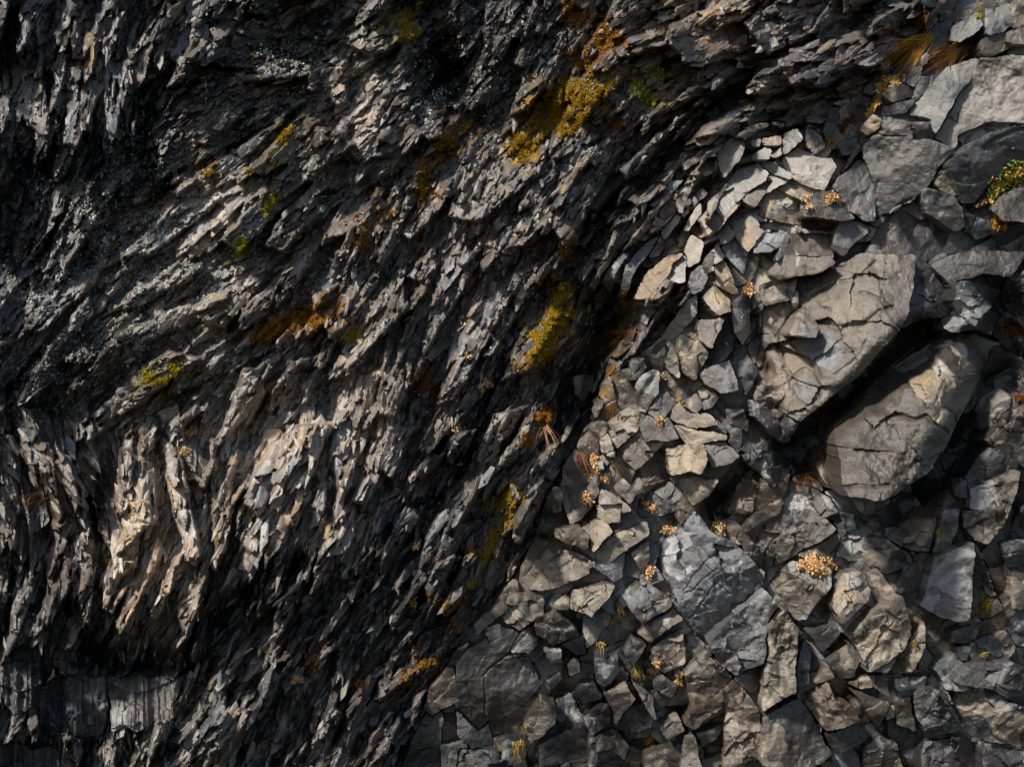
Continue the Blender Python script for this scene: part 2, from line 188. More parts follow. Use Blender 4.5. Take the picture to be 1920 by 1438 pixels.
#@BLOCKS
# ------------------------------------------------------------------ traced blocks (region | outline | tone | family | rise cm | look)
BL = """
O|75,1290 100,1268 128,1276 150,1258 176,1270 196,1262 204,1330 190,1378 150,1384 120,1372 100,1388 72,1370 64,1330|3|d|11|fluted grey rib wall above the bottom left corner
O|198,1262 226,1274 250,1262 282,1272 306,1262 330,1280 322,1318 330,1345 290,1350 262,1372 236,1362 206,1376 210,1320|4|g|12|pale fluted rib wall at the end of the lower cleft
O|18,1222 42,1206 60,1214 76,1202 98,1222 92,1262 66,1290 56,1330 26,1345 6,1318 -8,1262|5|g|15|grey ribbed block left of the fluted walls
O|96,1216 140,1220 168,1232 160,1262 126,1270 100,1262|5|g|17|short ribbed prism over the fluted wall
O|0,1398 34,1388 60,1410 90,1396 124,1410 150,1440 -20,1480 -30,1400|4|g|8|low fluted ledge in the bottom left corner
C|1270,610 1400,480 1480,370 1640,325 1665,330 1605,470 1550,545 1480,630 1410,770 1385,660 1290,650|5|q|10|broad pale weathered block with mottled cream stains
C|1668,325 1960,300 1960,700 1700,690 1640,720 1550,760 1540,830 1415,775 1485,640 1555,550 1608,475|4|q|6|large pale grey-brown slab split by a dark diagonal crack
C|1000,830 1090,740 1180,680 1270,690 1290,780 1400,790 1540,820 1420,940 1400,1010 1280,1140 1120,1200 1075,1240 1080,1100 1090,1020 1010,900|4|g|14|big smooth dark grey slab with a rounded shoulder
C|980,900 1020,920 1090,1020 1075,1130 1075,1240 1000,1230 930,1180 840,1060 860,1010|4|g|8|smooth dark kite-shaped slab
C|1290,690 1390,680 1400,760 1360,790 1290,780|2|d|14|small dark block with an oval scar
C|1010,700 1060,640 1110,670 1100,720 1030,770 990,740|4|t|14|small brown oval stone
C|690,720 780,760 800,830 740,870 690,820|3|g|8|small blue-grey wedge
C|820,610 880,600 860,700 810,790 780,740|2|d|12|narrow dark upright slab
C|880,790 980,770 960,870 890,860|2|d|5|small dark squared stone
C|850,1030 975,800 1000,850 860,1000|2|d|8|long dark narrow slab
C|730,1095 840,1065 930,1180 980,1230 890,1245 665,1210|4|b|20|brown ledge slab overhanging a dark slot
C|665,1210 890,1250 860,1305 700,1290 655,1270|1|d|-14|recessed dark strip with one pale oval mark
C|590,1300 850,1312 850,1500 540,1500 520,1440|4|b|3|flat brown slab under the dark slot
C|870,1245 1000,1240 1050,1300 900,1440 850,1400|4|g|8|grey tapering slab with a pale corner
C|1340,1060 1500,1070 1570,1170 1570,1280 1530,1300 1360,1190|3|g|10|dark grey square-ended slab
C|1440,940 1490,910 1530,1000 1530,1110 1400,1030|3|b|14|dark brown pointed wedge
C|1480,910 1700,760 1960,690 1960,880 1750,1000 1640,1130 1560,1140 1530,1000|3|d|22|large glossy dark rounded block
C|1580,1190 1700,1240 1780,1300 1640,1350 1570,1300|2|d|6|low dark flat stone
C|1800,1090 1960,1000 1960,1250 1800,1240 1740,1180|3|b|10|rough dark brown block at the right edge
C|1500,160 1560,120 1660,65 1690,130 1640,190 1560,235 1490,230|4|g|10|pitted blue-grey plate
C|1700,50 1830,20 1850,130 1760,220 1700,180|4|g|6|smooth grey plate with a pale tongue
C|1810,180 1960,120 1960,250 1850,250 1810,230|3|g|8|small grey rounded lump
C|1680,210 1800,180 1860,260 1700,320 1665,290|3|b|8|stained brown flat stone
C|1290,380 1360,290 1400,290 1370,370|5|g|6|thin pale blue sliver
C|1110,530 1180,460 1290,490 1300,540 1180,580|3|t|10|tan-faced stone under the trailing moss
C|1120,590 1310,550 1260,640 1100,650|2|d|4|dark flat stone
F|640,110 760,100 900,30 1010,-10 1310,-10 1300,120 1275,330 1220,420 1050,600 960,700 800,810 740,870 655,925 560,880 410,830 400,770 470,520 560,400 650,290 640,180|6|u|34|huge fractured brown boulder with an oval scar on its face
F|375,790 410,832 560,882 653,927 600,1050 570,1060 400,900|2|g|30|dark lower lip of the huge brown boulder
F|1312,-5 1380,40 1500,200 1510,340 1350,345 1230,410 1278,330 1302,120|1|d|12|dark side slab right of the huge brown boulder
F|590,430 680,280 720,330 765,400 740,455 600,452|6|b|37|small raised wedge stuck on the huge boulder
F|1200,590 1330,480 1540,430 1660,400 1770,470 1700,600 1620,780 1550,900 1480,1060 1380,1220 1200,1340 1070,1370 930,1350 900,1290 870,1150 850,950 980,850 1040,740 1100,680|6|w|40|large wet striped boulder with cream swirls on top
F|1380,40 1560,-20 1960,-40 1830,120 1690,100 1560,130 1500,160|4|g|12|smooth rounded grey hump
F|1500,160 1600,130 1790,200 1730,290 1650,390 1560,340 1510,260|3|g|10|dark grey faceted lump
F|1830,110 1960,60 1960,400 1830,310 1790,220|2|d|6|dark rough slab at the right edge
F|1610,870 1690,770 1780,745 1840,780 1830,860 1720,960 1680,970|5|g|10|pale green-grey stone with a notched foot
F|1700,1030 1840,870 1960,820 1960,1210 1850,1150|3|b|4|dark triangular slab
F|1620,1300 1840,1200 1900,1210 1880,1300 1820,1500 1600,1500|3|b|10|dark brown leaning block
F|1510,1250 1580,1230 1610,1250 1600,1360 1550,1350 1500,1290|3|g|8|small grey cube-like stone
F|170,50 240,20 310,190 300,220 240,200 180,130|5|t|10|grey and tan shield-shaped stone
F|470,90 560,0 830,0 860,30 740,100 640,125 560,130|5|b|16|smooth brown slab above the huge boulder
F|110,240 190,160 270,250 280,320 210,340 160,300|6|t|12|tan stone with a cream ridge
F|290,250 380,190 430,270 370,320 380,440 330,510 280,430|4|g|12|cracked grey upright slab
F|330,680 400,600 420,640 390,740 350,800|4|g|10|narrow grey splinter
F|760,1060 870,1060 880,1250 890,1310 830,1310 770,1240 750,1150|6|t|8|pale tan stone leaning on the striped boulder
F|540,1440 560,1390 700,1290 820,1340 880,1440 700,1500|4|g|5|grey stone splashed with white stains
F|325,1130 400,1090 560,1100 640,1170 500,1300 430,1230 350,1170|4|g|16|grey fractured wedge under the big cleft
F|370,1200 430,1240 400,1440 240,1440 300,1300|6|t|14|tall tan prism
F|432,1240 500,1300 620,1190 590,1300 520,1440 405,1440|3|b|10|rough brown wedge
F|240,850 340,850 370,930 360,990 250,930|2|d|4|dark wet splinter in the cleft
F|60,870 150,880 240,960 250,1040 100,1050 20,1000|4|b|8|broken brown ledge stone
O|1227,1059 1240,1025 1262,1000 1300,958 1345,1000 1400,1035 1425,1075 1434,1100 1370,1160 1320,1207 1280,1158 1255,1090|5|g|22|large blue-grey slab with pale swirl marks
I|270,600 460,440 540,520 480,620 460,860 300,920 220,870 135,740|5|g|18|broad grey slab below the swirl-marked slab
I|300,925 460,870 450,980 390,1030 290,945|2|d|10|dark triangular foot
I|480,640 560,530 650,670 630,820 645,1010 450,1130 470,900|5|t|20|long upright stone with a deep vertical groove
I|290,130 360,70 430,0 570,-60 545,160 500,300 450,340 370,260|4|g|18|grey slab with hairline cracks
I|575,-60 780,0 870,110 650,240 505,310 545,160|5|g|12|broad grey slab with a warm face
I|875,0 960,20 980,100 920,120|3|g|6|small grey chip
I|480,390 620,270 840,320 830,420 700,610 640,620 560,500|4|b|18|brown stone carrying the big orange plant cushion
I|640,250 880,120 900,180 810,260 700,270|3|b|8|brown shelf above the orange plant cushion
I|840,400 900,340 990,330 1060,440 1050,510 900,640 850,540|7|t|24|pale rounded stone with a tan eye mark
I|1030,350 1080,310 1200,450 1080,560 1065,440|3|b|10|dull brown wedge
I|1000,240 1060,140 1130,160 1270,240 1290,290 1150,360 1040,310|4|g|16|rough grey pyramid-topped stone
I|1130,160 1330,-20 1420,-20 1430,60 1380,230 1270,230|5|b|14|dark slab with a cream tongue along its edge
I|1390,250 1440,100 1470,-20 1560,-20 1520,190|3|g|10|tilted dark grey slab
I|1330,530 1400,260 1640,180 1610,610 1540,630 1450,600|4|g|24|big smooth folded grey block
I|1565,0 1810,-20 1820,60 1720,190 1640,170 1570,90|4|b|12|brown-grey block with a pale vertical streak
I|1645,180 1800,560 1700,610 1615,600|1|d|6|black steep side slab
I|1790,190 1960,150 1960,300 1830,330|4|g|14|blue-grey shoulder stone at the right edge
I|930,710 1080,560 1230,470 1280,600 1280,690 1170,910 1040,900 990,780|5|t|20|large oval stone with brown ring stains
I|1285,690 1350,600 1360,770 1290,900 1145,920|4|t|14|banded brown slice
I|820,850 940,735 1000,830 970,930 890,930|3|b|12|dull brown rounded stone
I|680,670 860,640 890,690 790,790 740,730|3|g|8|dark blue-grey splinter
I|642,800 690,710 720,800 720,960 650,1000|2|d|10|dark narrow upright stone
I|745,950 810,860 870,930 760,970|4|b|10|small brown pyramid
I|930,960 1080,915 1080,990 1000,1010|4|t|12|small tan brick-like stone
I|1085,920 1150,930 1165,1040 1085,1000|4|t|10|small square tan stone
I|1190,940 1390,920 1360,990 1210,1010|3|d|8|dark flat stone with a white nick
I|665,1020 830,955 860,1060 960,1100 1010,1190 800,1230 720,1120|4|b|22|ridged brown-grey block
I|800,1240 1020,1190 1030,1290 890,1360 840,1330|2|d|14|dark rounded underside block
I|443,1160 660,1045 790,1250 840,1370 700,1470 450,1420|4|g|20|large smooth charcoal block
I|0,900 110,760 290,940 60,1110 30,1000|5|b|24|reddish brown block with a flat lit top
I|60,1120 290,955 350,1000 60,1240 10,1200|2|b|14|shaded brown flank
I|230,1060 360,1010 430,1110 445,1380 380,1400 220,1440 240,1200|4|b|14|grey-brown stone with an arched scar
I|70,1260 240,1190 180,1280 100,1340|3|b|8|small brown flake
I|0,1270 60,1270 120,1470 -20,1470|4|b|10|brown corner stone at the bottom edge
I|950,1010 1170,1080 1100,1230 1040,1150|3|b|16|jagged brown-black stone
I|1275,1010 1430,1000 1500,1130 1560,1230 1380,1280 1305,1150|3|g|16|bluish leaning slab
I|1180,1080 1270,1040 1295,1170 1300,1250 1190,1200|2|b|6|dark brown recessed stone
I|1520,960 1600,870 1850,840 1960,900 1960,1100 1700,1000|3|g|16|wide dark stone with faint contour bands
I|1480,1000 1700,1005 1960,1110 1960,1340 1600,1270 1540,1130|3|g|8|dim banded slab
I|1010,1340 1100,1260 1200,1300 1250,1480 1000,1480|3|b|10|rough dark stone at the bottom edge
I|1500,680 1620,640 1620,740 1500,740|2|d|8|small rounded black stone
I|1310,880 1360,760 1410,850 1410,910|3|g|4|dim grey fin
I|1545,760 1640,760 1600,850 1550,830|2|g|6|small dim plate
I|1840,350 1960,330 1960,560 1845,550|3|b|8|dark brown edge stone
I|1350,1290 1560,1280 1640,1330 1640,1480 1350,1480|3|d|8|dark slab at the bottom edge
I|1680,1330 1960,1340 1960,1480 1680,1480|3|g|8|dim grey slab in the bottom right corner
H|650,870 720,780 900,640 1000,680 930,820 1060,830 1130,960 1050,1060 910,1160 830,1180 760,1230 640,1100|3|d|12|large smooth charcoal slab with thin cracks
H|630,1110 760,1235 830,1190 850,1330 720,1330 640,1260|3|d|6|smooth charcoal slab foot
H|880,560 940,490 1070,460 1150,490 1130,580 1000,678 920,620|5|b|20|fan-ribbed brown slab
H|1090,600 1200,555 1310,640 1340,690 1180,750 1080,680|4|b|24|rough brown lump with a chipped front
H|1280,540 1300,440 1470,420 1530,430 1480,530 1400,600|6|t|22|brown stone with a heart-shaped pale stain
H|1190,520 1240,470 1282,460 1278,540 1200,550|4|t|12|small tan knuckle stone
H|1610,540 1700,375 1860,500 1840,540 1690,640|4|b|22|tilted square brown stone
H|1530,530 1620,430 1695,372 1620,520 1570,560|4|g|10|blue-grey sliver with a white nick
H|1640,680 1850,545 1925,600 1740,740|5|b|16|flat stone with a cream blotch
H|1720,830 1760,760 1925,650 1925,850 1800,900|4|b|12|warm grey triangular stone
H|1060,430 1150,300 1240,240 1380,280 1390,360 1220,420 1130,440|5|t|16|long brown stone with overlapping tan stains
H|1200,100 1340,80 1400,130 1390,210 1260,190 1200,150|4|b|22|brown hood stone over a dark gap
H|1403,60 1470,45 1530,110 1415,235 1400,150|6|t|14|stone with a concentric ring mark
H|1440,30 1440,-40 1580,-40 1560,60 1500,70|6|t|12|tan rounded stone top
H|1420,235 1530,125 1720,60 1740,140 1600,220 1500,300 1420,300|5|t|10|broad tan plate with a pale round spot
H|1620,230 1730,170 1730,270 1690,350|4|b|6|brown shard-like stone
H|730,650 900,500 930,540 760,700|5|t|16|narrow tan-faced ledge
H|800,660 900,620 890,700 820,740|3|g|12|small grey block
H|1140,780 1230,760 1240,850 1180,860|3|g|12|small fluted grey stone
H|1230,740 1350,680 1380,790 1310,800|1|d|6|dark recessed facet
H|1260,880 1310,820 1340,850 1330,910 1270,940|3|g|14|dark faceted cube
H|1420,790 1560,800 1560,900 1490,980 1430,960|3|g|8|dark stone with a white splash
H|1330,960 1420,960 1480,1040 1350,1090 1320,1020|3|d|10|charcoal stone with a frayed lower edge
H|1360,1160 1470,1070 1510,1080 1510,1180 1400,1270|3|g|16|large dark diamond-shaped stone
H|1480,1010 1600,960 1650,1060 1540,1210 1515,1100|3|b|10|folded grey-brown slab
H|1610,920 1740,1040 1780,1200 1680,1080|2|b|14|dark sloping flank
H|1790,1210 1900,1150 1925,1240 1820,1280|4|b|12|small lit brown slab
H|1620,690 1720,750 1640,880 1600,790|4|g|14|grey rounded triangular stone
H|1030,1190 1110,1050 1200,1080 1200,1190 1060,1300|3|b|16|dark brown curved block
H|1100,1310 1260,1225 1370,1300 1390,1400 1100,1430|2|d|2|black smooth recess slab
H|1380,1280 1520,1210 1620,1330 1560,1470 1400,1470|3|b|10|scored dark brown slab
H|500,990 590,890 640,890 650,1060 500,1160 460,1110|4|b|14|wet pitted slab at the edge of the shards
H|640,790 720,720 700,770|5|g|8|tiny pale wedge
H|1690,1380 1790,1340 1900,1300 1925,1470 1700,1470|4|b|12|rounded brown-grey stone at the bottom edge
H|1005,690 1080,640 1110,750 1060,810 950,800|3|g|14|grey shield-shaped slab
H|1750,950 1800,900 1890,970 1850,1050 1740,1000|4|g|10|small warm-grey stone
H|660,1330 850,1335 1000,1470 640,1470|3|d|6|dim charcoal slab at the bottom edge
E|1440,1040 1500,990 1540,1090 1460,1120|5|g|10|pale thumb-shaped stone
E|1130,1440 1180,1290 1260,1290 1240,1440|4|g|6|grey upright plate with a dark tip
E|1360,1340 1430,1200 1460,1330 1400,1390|4|g|6|thin curved grey plate
E|1620,590 1700,570 1720,640 1640,700|4|g|10|small layered grey plate
K|450,430 500,390 620,400 600,500 520,630 470,560|6|p|14|cream and grey twin-faced stone beside the black cleft
K|350,950 400,820 440,730 490,640 520,700 470,790 400,900|6|t|10|long pale tapering sliver
K|590,600 640,570 690,620 640,730 600,680|4|g|8|small grey leaf-shaped plate
K|930,440 1060,370 1105,400 1105,560 990,700 940,680|4|b|10|polished dark brown slab
K|1112,560 1180,540 1250,620 1180,700 1112,780 1000,700|4|g|6|flat grey slab behind a dry stalk
K|1000,715 1100,765 1170,740 1250,870 1150,900 1000,920 950,780|4|b|10|grey-brown plate with a pale smudge
K|860,430 880,300 960,270 1000,310 930,430 880,450|5|g|10|grey scale-like plate
K|1180,700 1250,630 1320,670 1480,700 1560,790 1350,800 1190,760|5|b|14|brown hooked ledge
K|1200,785 1340,795 1600,860 1600,910 1430,928 1310,925|5|t|14|tan ledge stone
K|1150,960 1300,930 1430,925 1478,1050 1420,1170 1340,1140 1170,1160|7|t|22|broad cream-faced stone
K|1435,930 1600,920 1700,1030 1640,1080 1500,1110 1482,1050|6|g|18|grey stone joined to the cream-faced stone
K|1250,1180 1400,1190 1560,1195 1500,1290 1360,1390 1280,1270|6|t|16|tan wedge under the cream-faced stone
K|1240,110 1360,90 1480,240 1440,340 1380,460 1290,400 1240,250|6|t|18|tan horn-shaped stone
K|1365,60 1400,-10 1600,-10 1500,230 1400,150|5|b|22|brown bowl-shaped stone
K|1400,400 1500,340 1620,290 1700,520 1560,540 1440,480|5|g|16|grey smooth-faced wedge
K|640,980 700,850 780,970 770,1040 680,1010|5|g|12|pale domed stone
K|640,1040 690,1050 700,1130 650,1110|6|g|6|small bluish pale stone
K|680,1260 760,1300 880,1400 900,1440 640,1440 650,1400|6|t|16|tan curved stone
K|765,1260 830,1170 950,1290 890,1400|4|g|10|dark grey diamond plate
K|190,1130 300,1000 340,1060 240,1200|4|g|6|split grey plate among the shards
K|1140,290 1230,270 1270,430 1250,440 1150,360|4|b|8|brown-grey scale
K|1320,580 1370,530 1430,640 1400,680 1320,650|5|b|12|small brown wedge
K|1375,530 1430,490 1560,570 1500,660 1440,670|5|g|12|pale grey cracked triangle
J|890,360 1000,250 1080,250 1110,310 1040,420 940,540 900,480|6|p|16|pale thick scale with curled edge
J|760,470 830,390 890,380 860,500 800,520|6|t|12|small tan scale
J|1150,380 1250,320 1320,330 1290,410 1160,410|7|p|16|pale chipped flake
J|1140,260 1220,250 1210,320 1150,310|6|p|12|tiny pale rounded flake
J|440,820 560,700 600,710 600,780 500,840|5|t|10|scale with an ochre blot
J|460,920 600,790 640,820 560,920 500,1000|7|p|12|pale hooked scale
J|640,920 740,760 800,700 780,800 690,930|6|p|12|pale blade-like scale
J|290,1390 400,1200 520,1120 660,1080 620,1180 520,1280 380,1440 260,1440|7|t|14|long cream ribbed blade
J|520,1280 560,1180 660,1100 650,1320 610,1330|6|p|14|cream fluted scale
J|640,1080 700,940 800,1000 760,1160 670,1210|6|p|8|pale grey leaning scale
J|820,870 900,770 960,860 880,950|7|p|6|white-grey flat scale
J|900,780 930,650 1020,590 1030,720 1000,790 930,870|7|p|10|cream stepped scale
J|890,960 1000,880 1040,970 920,1040|7|p|6|pale flat plate
J|1010,880 1100,840 1260,940 1180,1050 1130,1100 1040,980|7|t|6|pale plate with a rusty ochre core
J|1180,1050 1260,950 1420,960 1430,1010 1300,1100 1170,1110|6|p|8|cream quarter-round plate
J|870,1180 940,1150 1060,1380 1040,1415 900,1330|5|t|14|half grey half tan shield stone
J|900,1030 1030,970 1130,1110 1090,1260 960,1140|5|g|4|grey plate with a pale band
J|900,780 960,560 1050,470 1200,440 1300,460 1250,560 1100,660 1040,700|7|p|4|smooth pale sheet of rock
J|1200,440 1330,420 1460,510 1440,560 1310,500|5|p|6|olive-grey smooth lobe
J|1100,650 1200,590 1300,560 1260,640 1180,760 1090,700|6|p|8|pale overlapping petal
J|1290,100 1420,110 1390,160 1300,130|4|g|10|small grey capping flake
J|1090,170 1180,110 1290,110 1280,150 1120,190|5|t|10|tan lens-shaped flake
J|1210,240 1380,210 1390,290 1240,300|6|p|8|pale jigsaw flake
J|1395,200 1490,170 1540,250 1450,340 1393,370|5|p|8|pale grey folded plate
J|1380,400 1500,310 1560,330 1640,370 1760,380 1790,450 1700,640 1600,620 1450,550|5|p|8|grey plate with two oval cream spots
J|1200,830 1240,660 1350,620 1530,700 1530,800 1500,880 1340,850|6|t|2|scooped hollow with a cream rim
J|1210,875 1340,858 1500,885 1495,945 1380,930 1250,920|4|g|-10|recessed strip with two white ovals
J|640,430 820,290 860,300 780,400 660,470|4|g|12|dark grey raking plate
J|180,700 290,520 360,545 270,640 200,710|5|t|10|tan blocky shard pile
J|20,1300 120,1180 260,1010 300,1030 200,1180 120,1300 90,1400|5|g|12|silvery slim blade at the foot of the fan
J|150,1410 230,1200 330,1060 430,955 475,945 390,1100 260,1290 200,1420|6|p|16|long pale blade at the foot of the fan
J|360,760 560,560 650,545 570,650 440,725|4|g|14|dark grey leaning blade of the fan
J|690,800 740,660 790,590 840,640 770,720|5|g|12|slim grey fan plate
J|130,1010 250,880 385,785 370,830 260,950 150,1070|4|g|10|narrow dark fan blade
J|560,690 640,600 720,560 700,650 640,800 605,790|6|p|14|pale ribbed fan plate beside the ochre-blotted scale
J|840,700 930,600 980,560 930,660 890,770 830,830|5|g|10|grey curled fan plate
J|780,1180 830,1080 870,1100 850,1250 800,1260|4|g|8|small dark fan plate
J|700,1240 780,1180 830,1290 790,1390 690,1420 660,1340|5|g|10|grey-white stained plate under the fan
J|290,520 330,440 400,460 350,530|5|g|14|small blue-grey block
"""
FAM = {'g': (.088, .083, .082), 'b': (.112, .092, .074), 't': (.195, .156, .115), 'd': (.065, .063, .065), 'p': (.255, .235, .21), 'u': (.128, .108, .089), 'q': (.155, .142, .126), 'w': (.078, .064, .051)}
blocks = []
for ln in BL.strip().split('\n'):
    reg, co, tone, fam, rise, look = ln.split('|')
    P = pts(reg, co); a = P; b = np.roll(P, -1, 0); area = abs((a[:, 0] * b[:, 1] - b[:, 0] * a[:, 1]).sum()) / 2
    blocks.append(dict(P=P, tone=float(tone), fam=fam, rise=float(rise) / 100, look=look, area=area, traced=True))
blocks.sort(key=lambda b: -b['area'])
LAB = np.zeros(PX.shape, np.int32)
bwx = PX + 7 * fbm(PX, PY, 40, 2, 4); bwy = PY + 7 * fbm(PX, PY, 40, 5, 4)
def win(P, m=14):
    i0 = max(int((P[:, 0].min() - m - X0) / STEP), 0); i1 = min(int((P[:, 0].max() + m - X0) / STEP) + 1, NX)
    j0 = max(int((P[:, 1].min() - m - Y0) / STEP), 0); j1 = min(int((P[:, 1].max() + m - Y0) / STEP) + 1, NY)
    return slice(j0, max(j1, j0)), slice(i0, max(i1, i0))
# the blocky right side is filled with smaller stones between the traced ones
RB = pts('O', "690,1580 800,1330 870,1190 960,1090 1000,1010 1060,870 1100,800 1130,720 1230,640 1290,560 1330,470 1420,330 1560,215 1640,150 1760,40 1800,-140 2100,-140 2100,1580")
RBm = inside(RB, bwx, bwy)
r = np.random.default_rng(11); seeds = []
for _ in range(6000):
    x, y = r.uniform(780, 2070), r.uniform(-130, 1570); dmin = (36 + 70 * r.random() ** 1.5)
    if all((x - s[0]) ** 2 + (y - s[1]) ** 2 > dmin ** 2 for s in seeds): seeds.append((x, y))
seeds = np.array(seeds); best = np.full(PX.shape, 1e9); own = np.zeros(PX.shape, np.int32)
for k, (x, y) in enumerate(seeds):
    jj, ii = win(np.array([[x, y]]), 110); an = r.uniform(.6, 1.1); e = r.uniform(1, 1.5); fan = bool(inside(SZ, np.array([x - 40]), np.array([y + 20]))[0])
    if fan: an = float(flow(np.array([x]), np.array([y]))[0]); e = r.uniform(1.3, 1.8)
    dx = bwx[jj, ii] - x; dy = bwy[jj, ii] - y; a = dx * math.cos(an) - dy * math.sin(an); b = dx * math.sin(an) + dy * math.cos(an)
    d = (a / e) ** 2 + (b * e) ** 2; sel = d < best[jj, ii]; best[jj, ii][sel] = d[sel]; own[jj, ii][sel] = k + 1
FILL0 = 1000
LAB[RBm] = FILL0 + own[RBm]
for k, b in enumerate(blocks):
    jj, ii = win(b['P']); m = inside(b['P'], bwx[jj, ii], bwy[jj, ii]); LAB[jj, ii][m] = k + 1
cnt = np.bincount(LAB.ravel(), minlength=FILL0 + len(seeds) + 1)
fills = [k for k in range(FILL0 + 1, len(cnt)) if cnt[k] > 45]
inframe = lambda x, y: -5 < x < 1925 and -5 < y < 1443
# cracks: eat one lattice step off every block border
edge = np.zeros(PX.shape, bool)
edge[:, 1:] |= LAB[:, 1:] != LAB[:, :-1]; edge[1:, :] |= LAB[1:, :] != LAB[:-1, :]
dist = np.where(edge, 0, 99).astype(np.float32)
for it in range(14):
    P_ = np.pad(dist, 1, mode='edge')
    dist = np.minimum(dist, np.minimum(np.minimum(P_[:-2, 1:-1], P_[2:, 1:-1]), np.minimum(P_[1:-1, :-2], P_[1:-1, 2:])) + 1)
    dist = np.minimum(dist, np.minimum(np.minimum(P_[:-2, :-2], P_[2:, 2:]), np.minimum(P_[2:, :-2], P_[:-2, 2:])) + 1.41)
HB = H.copy(); COL = np.zeros(PX.shape + (3,), np.float32)
n1 = fbm(PX, PY, 70, 1, 3); n2 = fbm(PX, PY, 22, 2, 4); n3 = fbm(PX, PY, 9, 3, 3)
WMp = cf(WM, PX, PY)
# plates of the cliff: stone colour with the light and shade of Lb painted in
cool = np.array([.120, .119, .124]); warm = np.array([.185, .148, .112]); base = cool + (warm - cool) * WMp[..., None]
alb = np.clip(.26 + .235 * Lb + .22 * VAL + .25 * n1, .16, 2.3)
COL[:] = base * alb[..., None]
COL *= (1 + .10 * HUE[..., None] * np.array([1, .1, -1]))
def fill_block(k, b):
    r = np.random.default_rng(100 + k); jj, ii = b['win']; m = LAB[jj, ii] == b['id']
    if m.sum() < 20: return False
    X = PX[jj, ii]; Y = PY[jj, ii]; xs, ys = X[m], Y[m]; cx, cy = xs.mean(), ys.mean(); b['c'] = (cx, cy); rad = math.sqrt(m.sum() * STEP * STEP / math.pi)
    hb = Hb[jj, ii]; hc = float(cf(Hm, np.array([cx]), np.array([cy]))[0]); t = b['tone']
    dx, dy = X - cx, Y - cy; du = dx * ux + dy * uy; dv = -dx * uy + dy * ux
    su = -(t - 3.7) * .15 + r.normal(0, .13 if b['traced'] else .09); sv = r.normal(0, .22 if b['traced'] else .13)
    h = hc * .3 + hb * .7 + b['rise'] * 1.05 + .12 + (su * du + sv * dv) / S
    sm = 'smooth' in b['look'] or (cx > 1500 and cy < 500 and rad > 25); nf = 4 if sm else int(4 + rad / 11)
    for q in range(nf):                                   # chisel cuts: big flat fracture facets
        an = r.uniform(0, 2 * math.pi); off = r.uniform(-.4, .8) * rad; st = r.uniform(.1, .6) * min(1, max(.4, 50 / rad)) * (1 if r.random() < .6 else -.8) * (1 if off > .3 * rad else .6)
        s = dx * math.cos(an) + dy * math.sin(an) + (16 if rad > 40 else 4) * n2[jj, ii]
        h = h - np.maximum(s - off, 0) * st / S
    for q in range(2 if rad > 34 else 0):                   # conchoidal scoops
        an = r.uniform(0, 2 * math.pi); rr = r.uniform(.3, .7) * rad; ox, oy = math.cos(an) * rad * .6, math.sin(an) * rad * .6
        qd = ((dx - ox) ** 2 + (dy - oy) ** 2) / rr ** 2 + .5 * n2[jj, ii]
        h = h - np.where(qd < 1, (1 - qd) * rr * .16 / S, 0)
    if 'flute' in b['look'] or 'rib' in b['look']:
        fa = dx if cx < 400 else dv; h = h + .085 * fbm(fa * 2.2, (Y if cx < 400 else du) * .16, 22, 2, 4) * (1 if cx < 400 else .35) + .03 * (np.floor((Y + 60 * n1[jj, ii]) / 46) % 2 if cx < 400 else 0)
    if rad > 32 and 'flute' not in b['look']:             # chipped sub-facets, each with its own small tilt
        ns = int(min(6 + rad / 6, 30)); sxy = np.stack([r.uniform(X[m].min(), X[m].max(), ns), r.uniform(Y[m].min(), Y[m].max(), ns)], -1)
        wx_, wy_ = X + 16 * n2[jj, ii], Y + 16 * n1[jj, ii]; bd = np.full(X.shape, 1e9); add = np.zeros(X.shape)
        for q in range(ns):
            ex_, ey_ = wx_ - sxy[q, 0], wy_ - sxy[q, 1]; d2 = ex_ ** 2 + ey_ ** 2 + r.uniform(0, 400); g1, g2 = r.normal(0, .2, 2) * (1 if t > 0 else 1)
            s_ = d2 < bd; bd = np.where(s_, d2, bd); add = np.where(s_, (g1 * ex_ + g2 * ey_) / S + r.normal(0, .008), add)
        h = h + (.12 if sm else .8) * add
    e = dist[jj, ii]
    h = h - .006 * np.exp(-e / 1.5) * (1 + 3 * n2[jj, ii])
    h = h + .022 * n1[jj, ii] * min(rad / 50, 1.6) + .011 * n2[jj, ii] + .008 * n3[jj, ii]
    for q in range(0 if rad < 16 or sm or b['fam'] in 'uw' else 1 if rad < 34 else int(2 + rad / 40)):      # fracture lines, one side slightly proud
        an = r.normal(.75, .25) + (math.pi / 2 if r.random() < .5 else 0) + r.normal(0, .2); ox, oy = r.normal(0, .4, 2) * rad
        s = (dx - ox) * math.sin(an) + (dy - oy) * math.cos(an) + 9 * n2[jj, ii]; al = (dx - ox) * math.cos(an) - (dy - oy) * math.sin(an); hl = rad * r.uniform(.3, .9)
        g = np.clip((hl - np.abs(al)) / 8, 0, 1); h = h - g * .012 * np.exp(-(s / 1.5) ** 2) + g * r.normal(0, .016) * (s > 0)
    HB[jj, ii][m] = h[m]
    lc = float(cf(L, np.array([cx]), np.array([cy]))[0]); c = .86 * np.array(FAM[b['fam']]) * (1 + r.normal(0, .16 if b['traced'] else .10)) * min(max(.28 + .175 * lc, .35), 1.5 if b['fam'] in 'gd' else 1.12); c = c * (1 + .06 * r.normal() * np.array([1, 0, -1]))  # lc works the local light and shade into the block colour
    v = c * (1 + .35 * n1[jj, ii] + .3 * n2[jj, ii])[..., None]
